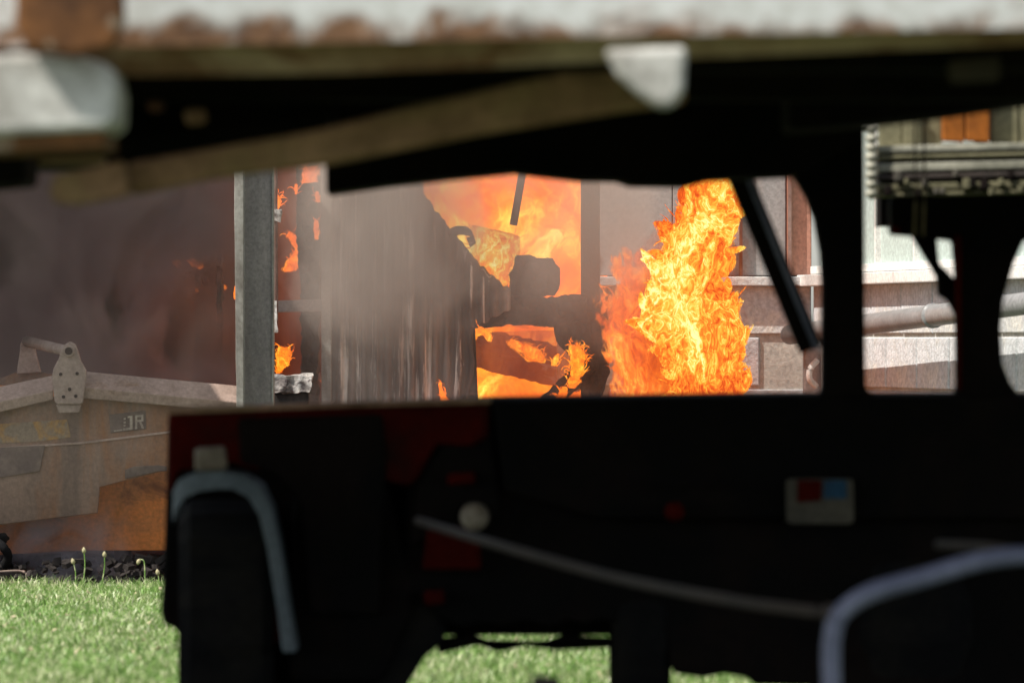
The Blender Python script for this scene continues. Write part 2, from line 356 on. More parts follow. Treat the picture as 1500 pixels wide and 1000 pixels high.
# ================================================================== BURNING SHED
shed = empty('burning_shed', (-1.2, 21.6, 0), 'burning metal-clad shed with torn sheeting and fire inside', 'building')
# --- corrugated sheets, lower edge free, diagonal torn top
def topy(x):                        # torn upper edge in the photograph
    pts = [(470, 60), (615, 60), (620, 283), (640, 310), (668, 345), (690, 372), (715, 398), (742, 420), (760, 424)]
    for (a, b), (c, d) in zip(pts, pts[1:]):
        if a <= x <= c: return b+(d-b)*(x-a)/(c-a)
    return pts[-1][1]
def sheet(x0, x1, D, ytop, ybot, bend=0, amp=.009, pitch=.045, jag=2.0, seed=0, ragged=0):
    v = []; f = []; nx = int((x1-x0)/1.6); nz = 26
    for i in range(nx+1):
        xp = x0+(x1-x0)*i/nx; X = (xp-750)/PPR*D
        yt = ytop(xp)+jag*noise.noise(Vector((xp*.15, seed, 0)))*3; yb = ybot(xp)+jag*noise.noise(Vector((xp*.12, seed+4, 0)))*3
        for j in range(nz+1):
            y = yt+(yb-yt)*j/nz; p = P(xp, y, D)
            wv = amp*math.tanh(2.2*cos(2*pi*X/pitch))
            wp = .035*noise.noise(Vector((X*3, p.z*2.2, seed)))
            p.x += .035*noise.noise(Vector((seed, p.z*7, 2)))*(i/nx)**6*(ragged > 0); p.y += wv+wp+bend*(max(0, 1-j/6.0))**2; v.append(p)
    for i in range(nx):
        for j in range(nz): a = i*(nz+1)+j; f.append((a, a+1, a+nz+2, a+nz+1))
    o = mobj('cladding_sheet', v, f, M['sheet'], shed, smooth=True)
    s = o.modifiers.new('thickness', 'SOLIDIFY'); s.thickness = .002
    return o
floor = lambda x: 880
sheet(481, 556, 21.60, topy, floor, seed=1)
sheet(551, 622, 21.57, topy, floor, seed=2)
sheet(617, 692, 21.60, topy, floor, seed=3, bend=.05, ragged=1)
sheet(688, 748, 21.56, topy, lambda x: 482+(x-690)*-.5, seed=5, bend=.08)
# curled flap on the torn edge
f_ = MB(); cv = curve([P(655, 338, 21.5), P(668, 331, 21.42), P(685, 333, 21.4), P(693, 343, 21.46), P(684, 350, 21.5)], 6)
nC = len(cv); f_.v = [q for p in cv for q in (p, p+Vector((.01, .10, -.03)))]; f_.f = [(2*i, 2*i+1, 2*i+3, 2*i+2) for i in range(nC-1)]
o = f_.build('curled_flap', M['sheet'], shed, smooth=True); o.modifiers.new('thickness', 'SOLIDIFY').thickness = .003
# --- edge post, columns, beams
MB().poly([(469, 60), (484, 60), (486, 300), (484, 900), (472, 900)], 21.50, .05).build('edge_post', M['columnlip'], shed, bevel=.003)
def box_post(x0, x1, yt, yb, D, dep, m, name='steel_column', rz=0):
    a, b = P(x0, yt, D), P(x1, yb, D)
    return MB().box(((a.x+b.x)/2, D+dep/2, (a.z+b.z)/2), (b.x-a.x, dep, a.z-b.z), rz).build(name, m, shed, bevel=.004)
box_post(851, 879, 60, 900, 21.7, .09, M['char'], 'column')
# charred swelling on that column: gusset and knee plate
MB().poly([(812, 478), (852, 455), (884, 440), (893, 470), (892, 545), (880, 580), (858, 585), (846, 560), (836, 520), (815, 500)], 21.66, .035).build('gusset_plate', M['char'], shed, bevel=.004)
MB().poly([(688, 437), (740, 432), (800, 437), (858, 430), (858, 470), (820, 479), (760, 474), (690, 480)], 21.64, .08).build('cross_beam', M['char'], shed, bevel=.005)
MB().bar(P(771, 220, 21.9), P(752, 330, 21.9), .03, .035).build('hanging_strut', M['char'], shed, bevel=.003)
MB().poly([(756, 376), (778, 374), (786, 379), (808, 378), (812, 388), (818, 394), (819, 414), (812, 432), (770, 434), (746, 432), (746, 404), (753, 392)], 21.75, .07).build('broken_panel', M['char'], shed, bevel=.004)
MB().poly([(852, 528), (872, 542), (830, 582), (800, 640), (752, 700), (748, 640), (790, 586), (815, 560)], 21.62, .05).build('fallen_plank', M['char'], shed, bevel=.004)
MB().bar(P(690, 500, 22.6), P(880, 540, 22.4), .05, .11).build('charred_rafter', M['char'], shed, bevel=.004)
MB().bar(P(700, 525, 22.3), P(850, 560, 22.2), .06, .07).build('charred_rafter', M['char'], shed, bevel=.004)
MB().bar(P(688, 470, 21.8), P(694, 620, 21.8), .04, .05).build('door_jamb', M['char'], shed, bevel=.003)
# --- left bay between main column and the sheeting
MB().bar(P(402, 449, 21.66), P(476, 447, 21.66), .05, .045).build('cross_rail', M['column'], shed, bevel=.003)
MB().poly([(434, 60), (466, 60), (467, 300), (468, 420), (466, 560), (470, 900), (446, 900), (444, 640), (441, 420), (434, 330), (436, 290)], 21.72, .08).build('charred_stud', M['char'], shed, bevel=.004)
MB().bar(P(455, 455, 22.05), P(473, 620, 22.0), .022, .03).build('brace', M['rustpost'], shed, bevel=.002)
MB().bar(P(447, 452, 22.1), P(451, 640, 22.1), .018, .03).build('brace', M['column'], shed, bevel=.002)
MB().tube([P(402, 60, 21.2), P(402, 318, 21.2), P(403, 455, 21.2), P(401, 487, 21.2)], .012, 8).build('downpipe', M['rustpost'], shed, smooth=True)
def lumpy(name, x0, x1, y0, y1, D, dep, m, parent, seed=0, amp=.012, n=14):
    bm = bmesh.new(); bmesh.ops.create_cube(bm, size=1); bmesh.ops.subdivide_edges(bm, edges=bm.edges[:], cuts=n, use_grid_fill=True)
    a, b = P(x0, y0, D), P(x1, y1, D); off = wl(parent)
    for v in bm.verts:
        c = Vector(((a.x+b.x)/2+v.co.x*(b.x-a.x), D+dep/2+v.co.y*dep, (a.z+b.z)/2+v.co.z*(a.z-b.z)))
        q = c*28+Vector((seed*9, 0, 0)); d = Vector((noise.noise(q), noise.noise(q+Vector((7, 3, 1))), noise.noise(q+Vector((2, 9, 5)))))
        v.co = c+d*amp*1.6-off
    me = bpy.data.meshes.new(name); bm.to_mesh(me); bm.free(); me.materials.append(m)
    return link(name, me, parent)
lumpy('ash_crusted_bracket', 399, 411, 308, 324, 21.15, .05, M['ash'], shed, 1, .006, 8)
lumpy('ash_crusted_pipe_end', 400, 406, 440, 487, 21.15, .03, M['ash'], shed, 2, .004, 8)
# --- interior: back wall boards, side wall, roof sheets
for i in range(17):
    x = -4.2+i*.33
    MB().box((x, 24.6+.032*(i % 2), 1.5), (.36, .03, 3.0)).build('back_board', M['maroonwall'], shed)
for i in range(5):
    MB().box((-3.66+i*1.05, 23.2, 3.02+.01*(i % 2)), (1.08, 3.4, .03)).build('roof_sheet', M['char'], shed)
rl = random.Random(8)
for k in range(26):                 # unseen roof strips added to shade the skip; skewed right ends soften the shadow
    y0 = 19.1+k*.22; xe = -1.75+max(-.6, min(.55, (y0-20.75)*1.5))+rl.uniform(-.05, .05)
    MB().box(((xe-5.9)/2, y0+.11, 2.62+.012*(k % 2)), (xe+5.9, .235, .01)).build('added_shade_strip', M['char'], shed)
for x in (-6.0, -3.9): MB().bar((x, 19.2, 0), (x, 19.2, 2.6), .1, .1).build('added_shade_post', M['char'], shed)  # unseen posts carrying the added shade roof
MB().box((-4.3, 23.1, 1.5), (.04, 3.2, 3.0)).build('side_wall', M['maroonwall'], shed)
for xp, D, w in ((232, 23.4, 16), (296, 23.2, 9), (318, 22.6, 7), (120, 23.6, 20), (20, 23.5, 18)):
    box_post(xp, xp+w, -150, 880, D, .06, M['char'], 'charred_post')
for yp, D in ((352, 23.3), (402, 23.25)):
    MB().bar(P(215, yp+14, D), P(345, yp, D), .05, .07).build('charred_rail', M['char'], shed)
box_post(395, 470, -150, 900, 24.2, .04, M['glowwall'], 'fire_glow_panel')  # emitting panel added to give the left bay its fire glow
o = shed.children[-1]; o.name = 'fire_glow_panel'

for o in list(shed.children):       # burnt timber is eaten away unevenly
    if o.name.split('.')[0] in ('gusset_plate', 'cross_beam', 'broken_panel', 'fallen_plank', 'charred_rafter', 'charred_stud', 'brace', 'charred_rail', 'charred_post'):
        for m_ in list(o.modifiers): o.modifiers.remove(m_)
        bm = bmesh.new(); bm.from_mesh(o.data); bmesh.ops.triangulate(bm, faces=bm.faces[:])
        for _ in range(7):
            le = [e for e in bm.edges if e.calc_length() > .03]
            if not le: break
            bmesh.ops.subdivide_edges(bm, edges=le, cuts=1); bmesh.ops.triangulate(bm, faces=bm.faces[:])
        bm.normal_update(); big = .013 if 'plate' in o.name or 'beam' in o.name or 'panel' in o.name or 'plank' in o.name or 'rafter' in o.name else .012
        for v_ in bm.verts:
            q_ = (v_.co+o.matrix_basis.translation)*34; v_.co += Vector((noise.noise(q_), noise.noise(q_+Vector((5, 1, 8))), noise.noise(q_+Vector((9, 4, 2)))))*big
        bm.to_mesh(o.data); bm.free()

# main steel column in front; its left flange coloured lighter as if sunlit
col = empty('steel_column', P(371, 860, 19.75)*Vector((1, 1, 0)).length*0+Vector((P(371, 860, 19.75).x, 19.75, 0)), 'upright grey galvanised steel column at the front corner of the shed, beside the skip', 'column')
a = P(344, 0, 19.8); cz = 1.25
MB().box((P(378, 0, 19.8).x, 19.82, cz), (.098, .06, 2.5)).build('web', M['column'], col, bevel=.004)
mb = MB()
v = []
for k in range(26):                 # the flange, slightly wavy along its edge
    z = 2.5*k/25; xl = P(343+6*(1-z/1.5 if z < 1.5 else 0), 0, 19.72).x+.003*noise.noise(Vector((0, z*9, 1)))
    xr = P(357, 0, 19.72).x
    v += [(xl, 19.70, z), (xr, 19.70, z), (xr, 19.87, z), (xl, 19.87, z)]
fs_ = [(0, 1, 2, 3), (100, 101, 102, 103)]
for k in range(25):
    for e in range(4): p_ = 4*k; fs_.append((p_+e, p_+(e+1) % 4, p_+4+(e+1) % 4, p_+4+e))
mobj('flange', v, fs_, M['columnlip'], col, bevel=.002)
MB().box((P(399.5, 0, 19.8).x, 19.83, cz), (.006, .09, 2.5)).build('flange', M['columnlip'], col)

# ash-crusted burnt block in the left bay
blk = empty('burnt_block', (P(428, 0, 21.0).x, 21.0, 0), 'ash-crusted burnt block on a short stand right of the grey column', 'debris')
lumpy('crusted_block', 399, 455, 550, 574, 21.0, .09, M['ash'], blk, 3, .009, 16)
MB().poly([(402, 576), (452, 576), (452, 900), (402, 900)], 21.02, .07).build('stand', M['char'], blk, bevel=.004)

# ================================================================== BLOCK WALL ON THE RIGHT
wall = empty('block_wall', (.9, 22.0, 0), 'pale concrete block wall with a white sill right of the flames', 'wall')
Cx, Cy = 1.163, 22.0                # corner
DirR = Vector((1.746-1.163, 19.4-22.0, 0)).normalized(); NR = Vector((-DirR.y, DirR.x, 0))*-1   # outward (towards the left)
if NR.x > 0: NR = -NR
bshared = []
def block_mesh(L, H, T, seed):
    bm = bmesh.new(); bmesh.ops.create_cube(bm, size=1)
    for v_ in bm.verts: v_.co = Vector((v_.co.x*L, v_.co.y*T, v_.co.z*H))
    bmesh.ops.bevel(bm, geom=bm.edges[:], offset=.004, segments=1, affect='EDGES')
    me = bpy.data.meshes.new('block'); bm.to_mesh(me); bm.free(); me.materials.append(M['block']); return me
full = block_mesh(.386, .186, .10, 0); half = block_mesh(.186, .186, .10, 1)
def place_block(me, c, rz):
    o = bpy.data.objects.new('block', me); C.objects.link(o); o.parent = wall
    o.location = Vector(c)-wl(wall)+Vector((0, 0, 0)); o.rotation_euler = (0, 0, rz)
Z0 = 1.071-.2*5                     # five courses up to the sill
for c in range(6):
    z = Z0-.1+.2*c if c else Z0-.1
    z = 1.082-.1-.2*(5-c)
    if z < -.12: continue
    x = Cx-.2-(0 if c % 2 else .2)
    while x > .35:
        place_block(full, (x, Cy+.05+random.uniform(-.002, .002), z), 0); x -= .396
    s = .205+(0 if c % 2 else .2)
    if c % 2 == 0: place_block(half, Vector((Cx, Cy, z))+DirR*.105-NR*.05, math.atan2(DirR.y, DirR.x))
    while s < 4.4:
        q = Vector((Cx, Cy, z))+DirR*s-NR*(.05+random.uniform(-.002, .002)); place_block(full, q, math.atan2(DirR.y, DirR.x)); s += .396
MB().box(((.3+Cx)/2, Cy+.055, .535), (Cx-.3-.012, .086, 1.068)).build('mortar', M['mortar'], wall)
q = Vector((Cx, Cy, .535))+DirR*2.3-NR*.055
MB().box(q, (4.5, .086, 1.068), math.atan2(DirR.y, DirR.x)).build('mortar', M['mortar'], wall)
# sill
MB().box(((.3+Cx)/2, Cy+.01, 1.092), (Cx-.3+.03, .14, .036)).build('sill', M['block'], wall, bevel=.004)
q = Vector((Cx, Cy, 1.094))+DirR*2.25-NR*.01
MB().box(q, (4.5, .15, .044), math.atan2(DirR.y, DirR.x)).build('sill', M['sill'], wall, bevel=.004)
# cladding above
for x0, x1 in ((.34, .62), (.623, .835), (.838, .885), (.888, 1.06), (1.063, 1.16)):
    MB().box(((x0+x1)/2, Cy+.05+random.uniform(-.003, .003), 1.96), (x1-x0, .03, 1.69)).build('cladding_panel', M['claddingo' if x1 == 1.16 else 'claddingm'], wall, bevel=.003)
for x in (1.075, .886):
    MB().box((x, Cy+.02, 1.96), (.012, .03, 1.69)).build('seam_strip', M['rustpost'], wall)
s = .02
for wd in (.30, .52, .50, .55, .6, .6, .6):
    q = Vector((Cx, Cy, 1.98))+DirR*(s+wd/2)-NR*.04
    MB().box(q, (wd-.012, .03, 1.7), math.atan2(DirR.y, DirR.x)).build('cladding_panel', M['claddingr'], wall, bevel=.003)
    q = Vector((Cx, Cy, 1.98))+DirR*(s+wd)-NR*.02
    MB().box(q, (.02, .03, 1.7), math.atan2(DirR.y, DirR.x)).build('seam_strip', M['sill'], wall)
    s += wd
q = Vector((Cx, Cy, 1.135))+DirR*2.25-NR*.015
MB().box(q, (4.5, .05, .03), math.atan2(DirR.y, DirR.x)).build('window_rail', M['sill'], wall, bevel=.003)

# grey pipe in front of the wall
pp = empty('drain_pipe', (1.4, 20.8, 0), 'fat grey pipe running at a slant across the pale block wall', 'pipe')
pa = Vector((Cx, Cy, 0))+DirR*.25+NR*.16; pb = Vector((Cx, Cy, 0))+DirR*4.2+NR*.16
za = EYE+10/PPR*pa.y+.0; Ysee = 19.4
t_b = (pb.y-pa.y)
slope = ((EYE+46/PPR*19.4)-za)/((19.4-pa.y)/DirR.y)
pa.z = za; pb.z = za+slope*(pb-pa).xy.length
MB().tube([pa, pb], .038, 20).build('pipe_run', M['pipe'], pp, smooth=True)
for k in (1.9,):
    c = pa.lerp(pb, k/4); d = (pb-pa).normalized()*.012
    MB().tube([c-d, c+d], .044, 20).build('pipe_clip', M['pipe'], pp, smooth=True)
    MB().bar(c, c-NR*.17, .02, .02).build('pipe_bracket', M['column'], pp)
for k in (.5, 3.3):
    c = pa.lerp(pb, k/4); MB().bar((c.x, c.y, 0), (c.x, c.y, c.z-.03), .03, .03).build('pipe_stand', M['column'], pp)
# pale meter box with round elbow, seen beside the dark post
mbx = empty('meter_box', P(1195, 0, 21.7)*Vector((1, 1, 0)).x*0+Vector((P(1195, 0, 21.7).x, 21.7, 0)) if False else Vector((P(1195, 0, 21.7).x, 21.7, 0)), 'small pale box with a round grey elbow at the foot of the block wall', 'box')
MB().poly([(1178, 505), (1215, 505), (1215, 900), (1178, 900)], 21.7, .12).build('box_body', M['claddingm'], mbx, bevel=.006)
MB().tube(curve([P(1197, 528, 21.62), P(1187, 540, 21.6), P(1186, 555, 21.6), P(1196, 566, 21.62)], 6), .012, 10).build('elbow', M['sill'], mbx, smooth=True)

# ================================================================== STEEL SKIP ON THE LEFT
skip = empty('steel_skip', (P(120, 0, 20).x, 20.2, 0), 'grimy grey steel skip with a peaked top beam and orange rusted lower plate', 'skip')
D = 20.0
MB().poly([(-220, 640), (0, 600), (80, 580), (122, 578), (352, 592), (388, 595), (388, 665), (240, 689), (146, 713), (143, 751), (0, 768), (-220, 795)], D, .02).build('front_plate', M['skip'], skip, bevel=.003)
MB().poly([(-220, 690), (0, 655), (66, 652), (58, 690), (0, 699), (-220, 725)], D-.008, .008).build('patch_plate', M['bitumen'], skip, bevel=.002)
def fold(p0, p1, name='top_beam'):   # folded beam: sloping upper face, upright lower face
    (x0, t0, m0, b0), (x1, t1, m1, b1) = p0, p1; v = []
    for x, t, mm, b in ((x0, t0, m0, b0), (x1, t1, m1, b1)):
        v += [P(x, mm, D-.06), P(x, b, D-.05), P(x, b, D-.001), P(x, t, D-.001)]
        v[-2] = P(x, b, D-.003)
    return mobj(name, v, [(0, 1, 2, 3), (4, 7, 6, 5), (0, 4, 5, 1), (3, 7, 4, 0), (1, 5, 6, 2), (2, 6, 7, 3)], M['skipbeam'], skip, bevel=.003)
fold((-220, 612, 637, 655), (78, 549, 571, 585))
fold((121, 543, 567, 583), (388, 568, 593, 606))
# bracket lug
lugD = D-.085
MB().poly([(76, 553), (78, 540), (86, 525), (90, 512), (96, 503), (103, 500), (110, 504), (114, 514), (118, 528), (126, 542), (126, 553), (121, 590), (117, 592), (84, 592), (80, 588)], lugD, .03).build('lug', M['lug'], skip, bevel=.004)
MB().poly([(82, 592), (119, 592), (116, 604), (86, 605)], lugD+.012, .02).build('lug_foot', M['lug'], skip, bevel=.004)
ring = MB(); c = P(101, 514, lugD)
ring.tube([c+Vector((0, -.012, 0)), c+Vector((0, .01, 0))], .020, 20); ring.build('pin_collar', M['lug'], skip, smooth=False, bevel=.002)
ring = MB(); ring.tube([c+Vector((0, -.014, 0)), c+Vector((0, -.005, 0))], .0135, 16); ring.build('pin_hole', M['black'], skip)
for bx, by in ((89, 548), (113, 547), (102, 570), (93, 581), (111, 580)):
    c2 = P(bx, by, lugD); MB().tube([c2+Vector((0, -.003, 0)), c2+Vector((0, .006, 0))], .0062, 10).build('bolt_hole', M['black'], skip)
c3 = P(40, 500, 20.9)
MB().tube([c+Vector((-.01, .03, 0)), c3], .020, 12).build('pin_tube', M['lug'], skip, smooth=True)
MB().poly([(24, 548), (28, 520), (30, 502), (38, 493), (46, 494), (51, 503), (52, 516), (60, 545)], 20.9, .03).build('rear_lug', M['lug'], skip, bevel=.004)
MB().poly([(-220, 640), (24, 545), (60, 545), (300, 590), (300, 700), (-220, 700)], 20.95, .02).build('rear_plate', M['skip'], skip)
MB().poly([(-220, 700), (388, 610), (388, 803), (240, 806), (120, 806), (0, 812), (-220, 820)], D+.20, .02).build('rusted_plate', M['skiprust'], skip, bevel=.003)
MB().poly([(183, 688), (196, 683), (232, 681), (244, 683), (244, 690), (232, 690), (183, 701)], D-.006, .006).build('slot_plate', M['bitumen'], skip, bevel=.002)
MB().poly([(0, 654.5), (120, 647), (240, 632), (386, 616), (386, 619), (240, 635), (120, 650), (0, 657.5)], D-.006, .006).build('weld_seam', M['skipbeam'], skip)
MB().poly([(-20, 622), (98, 614), (104, 640), (60, 646), (-20, 650)], D-.003, .003).build('faded_stripe', M['stripe'], skip)
MB().poly([(160, 607), (213, 601), (214, 628), (162, 634)], D-.004, .004).build('lettering_patch', M['bitumen'], skip, bevel=.001)
lt = MB()
def px(pts): lt.poly(pts, D-.007, .003)
px([(190, 609), (194, 608.6), (194, 629), (190, 629.5)]); px([(180, 627), (190, 626), (190, 629.5), (180, 630.5)])       # J
px([(187, 609.3), (190, 609), (190, 611.5), (187, 612)])
px([(198, 608), (201, 607.7), (201, 628), (198, 628.4)]); px([(201, 607.7), (210, 606.8), (210, 609.8), (201, 610.8)])   # R
px([(207, 609.8), (210, 609.8), (210, 617), (207, 617.3)]); px([(201, 615), (207, 614.3), (207, 617.3), (201, 618)]); px([(204, 618), (207, 617.6), (211, 627), (207.5, 627.5)])
for yy in (612, 617.5, 622): px([(181, yy), (184, yy-.3), (184, yy+2.2), (181, yy+2.5)])
px([(167, 630), (179, 628.6), (179, 630.4), (167, 632)])
lt.build('worn_lettering', M['letter'], skip)
for x in (-200, 20, 180, 330):
    MB().bar(P(x, 804, 20.5), Vector((P(x, 804, 20.5).x, 20.5, 0)), .06, .06).build('foot', M['black'], skip)
MB().box((P(-150, 0, 20.5).x, 20.55, .45), (2.0, .6, .5)).build('hopper', M['skiprust'], skip)

# charred rubble under the skip, loose black bucket rim and rubber piece at the far left
rb = MB(); r_ = random.Random(2)
for k in range(420):
    x = r_.uniform(-2.3, -.9); y = r_.uniform(19.75, 20.5); sz = r_.uniform(.008, .03)
    rb.box((x, y, .012+r_.uniform(0, .085)), (sz*r_.uniform(1, 2.5), sz, sz*r_.uniform(.4, 1)), r_.uniform(0, 3), r_.uniform(-.6, .6), r_.uniform(-.6, .6))
tag(rb.build('rubble', M['char']), 'charred rubble heaped under the rusted plate of the skip', kind='stuff')
tray = empty('plastic_tray', (P(20, 0, 19.95).x, 19.95, 0), 'half melted dark tray lying in the grass edge at far left', 'tray')
rim = [P(-10, 838, 19.9), P(30, 836, 19.95), P(40, 842, 19.9), P(38, 850, 19.8), P(30, 853, 19.75), P(-20, 853, 19.75)]
MB().tube(curve(rim, 6), .005, 8).build('rim', M['lug'], tray, smooth=True)
MB().poly([(-20, 840), (34, 840), (34, 852), (-20, 858)], 19.86, .06).build('basin', M['black'], tray, bevel=.005)
rub = empty('rubber_hose', (P(5, 0, 20.0).x, 20.0, 0), 'crumpled black hose standing up against the skip at far left', 'hose')
MB().tube(curve([(P(-6, 0, 20).x, 20, .0), P(2, 835, 20.0), P(12, 815, 19.97), P(4, 800, 19.95), P(-8, 790, 20), P(8, 787, 20.02), P(-12, 800, 20.02)], 6), .016, 8).build('hose_coil', M['rubber'], rub, smooth=True)

fl = MB(); r_ = random.Random(7)
for k in range(420):                # ash flakes and dry scraps caught in the turf
    fl.box((r_.uniform(-2.2, 1.6), r_.uniform(14, 19.5), r_.uniform(.02, .045)), (r_.uniform(.006, .02), r_.uniform(.004, .012), .002), r_.uniform(0, 3), r_.uniform(-.8, .8), r_.uniform(-.8, .8))
tag(fl.build('ash_flakes', M['seed']), 'pale ash flakes and dry scraps caught in the sunlit grass', kind='stuff')
# seed stalks at the turf edge
for i, (xb, yb, xt, yt, lab) in enumerate(((110, 852, 107, 822, 'thin stalk with a small pale head, leftmost of the stalks before the skip'), (120, 852, 123, 806, 'tallest straight stalk with a pale head before the rusted plate'),
        (146, 853, 153, 812, 'slightly leaning stalk with a pale head between the tallest and the drooping one'), (213, 850, 203, 822, 'drooping bent stalk with a pale head nearest the red machine'), (228, 856, 231, 838, 'shortest stalk, hard against the dark tyre'))):
    st = empty('seed_stalk', (P(xb, 0, 19.36).x, 19.36, 0), lab, 'grass stalk', 'seed stalks along the turf edge')
    b = Vector((P(xb, 0, 19.36).x, 19.36, 0)); tp = P(xt, yt, 19.36); mid = b.lerp(tp, .6)+Vector((.006, 0, .004))
    if lab.startswith('drooping'): pth = curve([b, b.lerp(P(212, 830, 19.36), .7), P(211, 822, 19.36), P(205, 819, 19.36), tp], 5)
    else: pth = curve([b, mid, tp], 6)
    MB().tube(pth, .0022, 5).build('stem', M['grass'], st, smooth=True)
    d = (pth[-1]-pth[-3]).normalized()
    MB().tube([tp-d*.010, tp-d*.004, tp+d*.004, tp+d*.012], .006, 8, rs=[.002, .007, .007, .001]).build('seed_head', M['seed'], st, smooth=True)

# ================================================================== RED MACHINE IN THE SHADE (12 m)
mach = empty('farm_machine', (0, 12.2, 0), 'dark red farm machine with black posts standing in the shade of the flatbed', 'machine')
D = 12.0
MB().poly([(246, 603), (470, 596), (560, 594), (718, 590), (716, 640), (690, 655), (640, 650), (612, 700), (600, 712), (562, 704), (552, 660), (520, 640), (400, 650), (380, 690), (340, 678), (262, 690), (246, 730)], D, .10).build('side_panel', M['red'], mach, bevel=.01)
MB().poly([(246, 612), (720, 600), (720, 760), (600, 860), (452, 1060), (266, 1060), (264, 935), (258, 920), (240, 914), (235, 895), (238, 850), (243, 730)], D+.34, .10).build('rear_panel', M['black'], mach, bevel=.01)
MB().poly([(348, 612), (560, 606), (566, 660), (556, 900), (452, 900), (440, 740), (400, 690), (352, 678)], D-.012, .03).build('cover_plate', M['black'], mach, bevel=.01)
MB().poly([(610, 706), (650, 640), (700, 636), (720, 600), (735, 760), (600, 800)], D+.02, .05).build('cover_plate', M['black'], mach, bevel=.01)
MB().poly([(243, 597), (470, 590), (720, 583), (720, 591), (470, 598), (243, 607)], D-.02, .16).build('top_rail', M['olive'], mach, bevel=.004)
MB().poly([(600, 588), (720, 583), (1150, 577), (1720, 577), (1720, 1060), (1206, 1060), (1206, 1005), (1105, 1003), (1096, 992), (1060, 986), (1030, 992), (985, 985), (975, 925), (880, 908), (856, 914), (832, 908), (806, 918), (770, 909), (735, 917), (706, 912), (682, 918), (655, 912), (592, 860)], D+.06, .5).build('body', M['black'], mach, bevel=.012)  # ragged lower edge shaped to imitate shade on the tall grass
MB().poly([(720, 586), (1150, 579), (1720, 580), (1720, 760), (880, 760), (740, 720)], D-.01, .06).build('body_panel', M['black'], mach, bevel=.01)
MB().poly([(625, 778), (640, 768), (688, 772), (704, 800), (705, 834), (618, 834)], D-.03, .05).build('red_plate', M['redhot'], mach, bevel=.006)
MB().poly([(620, 865), (650, 862), (652, 884), (622, 886)], D-.02, .04).build('red_plate', M['red'], mach, bevel=.006)
MB().poly([(655, 694), (695, 690), (697, 708), (655, 710)], D-.02, .04).build('red_plate', M['red'], mach, bevel=.006)
MB().poly([(560, 850), (640, 880), (655, 918), (648, 940), (622, 962), (597, 1002), (590, 1080), (540, 1080)], D+.1, .1).build('mud_flap', M['rubber'], mach, bevel=.01)
MB().poly([(640, 935), (690, 928), (720, 940), (800, 938), (826, 930), (900, 934), (900, 948), (815, 952), (770, 946), (730, 955), (700, 944), (640, 958)], D+.2, .05).build('grass_shade_bar', M['black'], mach, bevel=.01)  # black bar put in for the shade band on the grass
# legs / wheels
def wheel(xc, zr, width, rz=0, y=12.35):
    w = empty_part = MB(); c = Vector((P(xc, 0, y).x, y, zr)); prof = []
    for hw, r in ((-.5, .62), (-.5, .9), (-.38, .99), (-.2, 1), (.2, 1), (.38, .99), (.5, .9), (.5, .62)): prof.append((hw*width, r*zr))
    seg = 40; ax = Vector((cos(rz), sin(rz), 0)); n0 = len(w.v); w.v = []
    for k in range(seg):
        t = 2*pi*k/seg; rad = Vector((-sin(rz)*cos(t), cos(rz)*cos(t), sin(t)))
        for hw, r in prof: w.v.append(c+ax*hw+rad*r*(1 if k % 2 else .985))
    m_ = len(prof)
    for k in range(seg):
        for j in range(m_): a_ = k*m_+j; b_ = k*m_+(j+1) % m_; a2 = ((k+1) % seg)*m_+j; b2 = ((k+1) % seg)*m_+(j+1) % m_; w.f.append((a_, b_, b2, a2))
    t_ = w.build('wheel', M['rubber'], mach, smooth=False)
    rm = MB(); rm.tube([c-ax*width*.3, c+ax*width*.3], zr*.63, 24); o = rm.build('rim', M['red'], mach); o.parent = t_
    return t_
wheel(330, .262, .20, 0.06, 12.2); wheel(520, .262, .20, 0.06, 12.45); wheel(937, .25, .125, 0, 12.3); wheel(1330, .27, .24, 0, 12.3)
MB().bar((P(300, 0, 12.3).x, 12.3, .262), (P(1400, 0, 12.3).x, 12.3, .262), .07, .07).build('axle', M['black'], mach, bevel=.01)
MB().poly([(430, 700), (560, 690), (610, 860), (600, 905), (560, 1000), (420, 1000)], 12.05, .5).build('inner_mudguard', M['black'], mach, bevel=.02)
# mudguard: strip arched over the wheel
path = [(262, 742), (252, 722), (262, 702), (285, 692), (320, 689), (356, 694), (382, 712), (398, 745), (410, 800), (422, 880), (434, 955)]
inner = [(252, 768), (258, 745), (270, 730), (290, 720), (318, 716), (340, 716), (364, 728), (380, 756), (392, 806), (405, 885), (414, 955)]
v = []
for (x, y), (xi, yi) in zip(path, inner):
    v += [P(x, y, 11.86), P(xi, yi, 11.84), P(xi, yi, 11.84)+Vector((0, .03, 0)), P(x, y, 11.86)+Vector((0, .22, 0))]
fs_ = [(0, 1, 2, 3), tuple(4*10+k for k in (3, 2, 1, 0))]
for k in range(10):
    for e in range(4): fs_.append((4*k+e, 4*k+(e+1) % 4, 4*k+4+(e+1) % 4, 4*k+4+e))
mobj('mudguard', v, fs_, M['guard'], mach, bevel=.004)
MB().poly([(285, 656), (329, 653), (333, 688), (285, 690)], 11.84, .05).build('marker_lamp', M['lampwhite'], mach, bevel=.008)
c = P(695, 757, 11.9)
MB().tube([c+Vector((0, -.02, 0)), c+Vector((0, -.012, 0)), c+Vector((0, .06, 0))], .03, 20, rs=[.022, .029, .031]).build('round_lamp', M['lampwhite'], mach, smooth=True)
c = P(988, 749, 11.9); MB().tube([c, c+Vector((0, .05, 0))], .02, 16).build('reflector', M['redhot'], mach, smooth=True)
lb = MB().poly([(1152, 705), (1156, 701), (1246, 701), (1250, 705), (1251, 762), (1246, 767), (1158, 767), (1152, 762)], 11.95, .012).build('label_plate', M['label'], mach, bevel=.002)
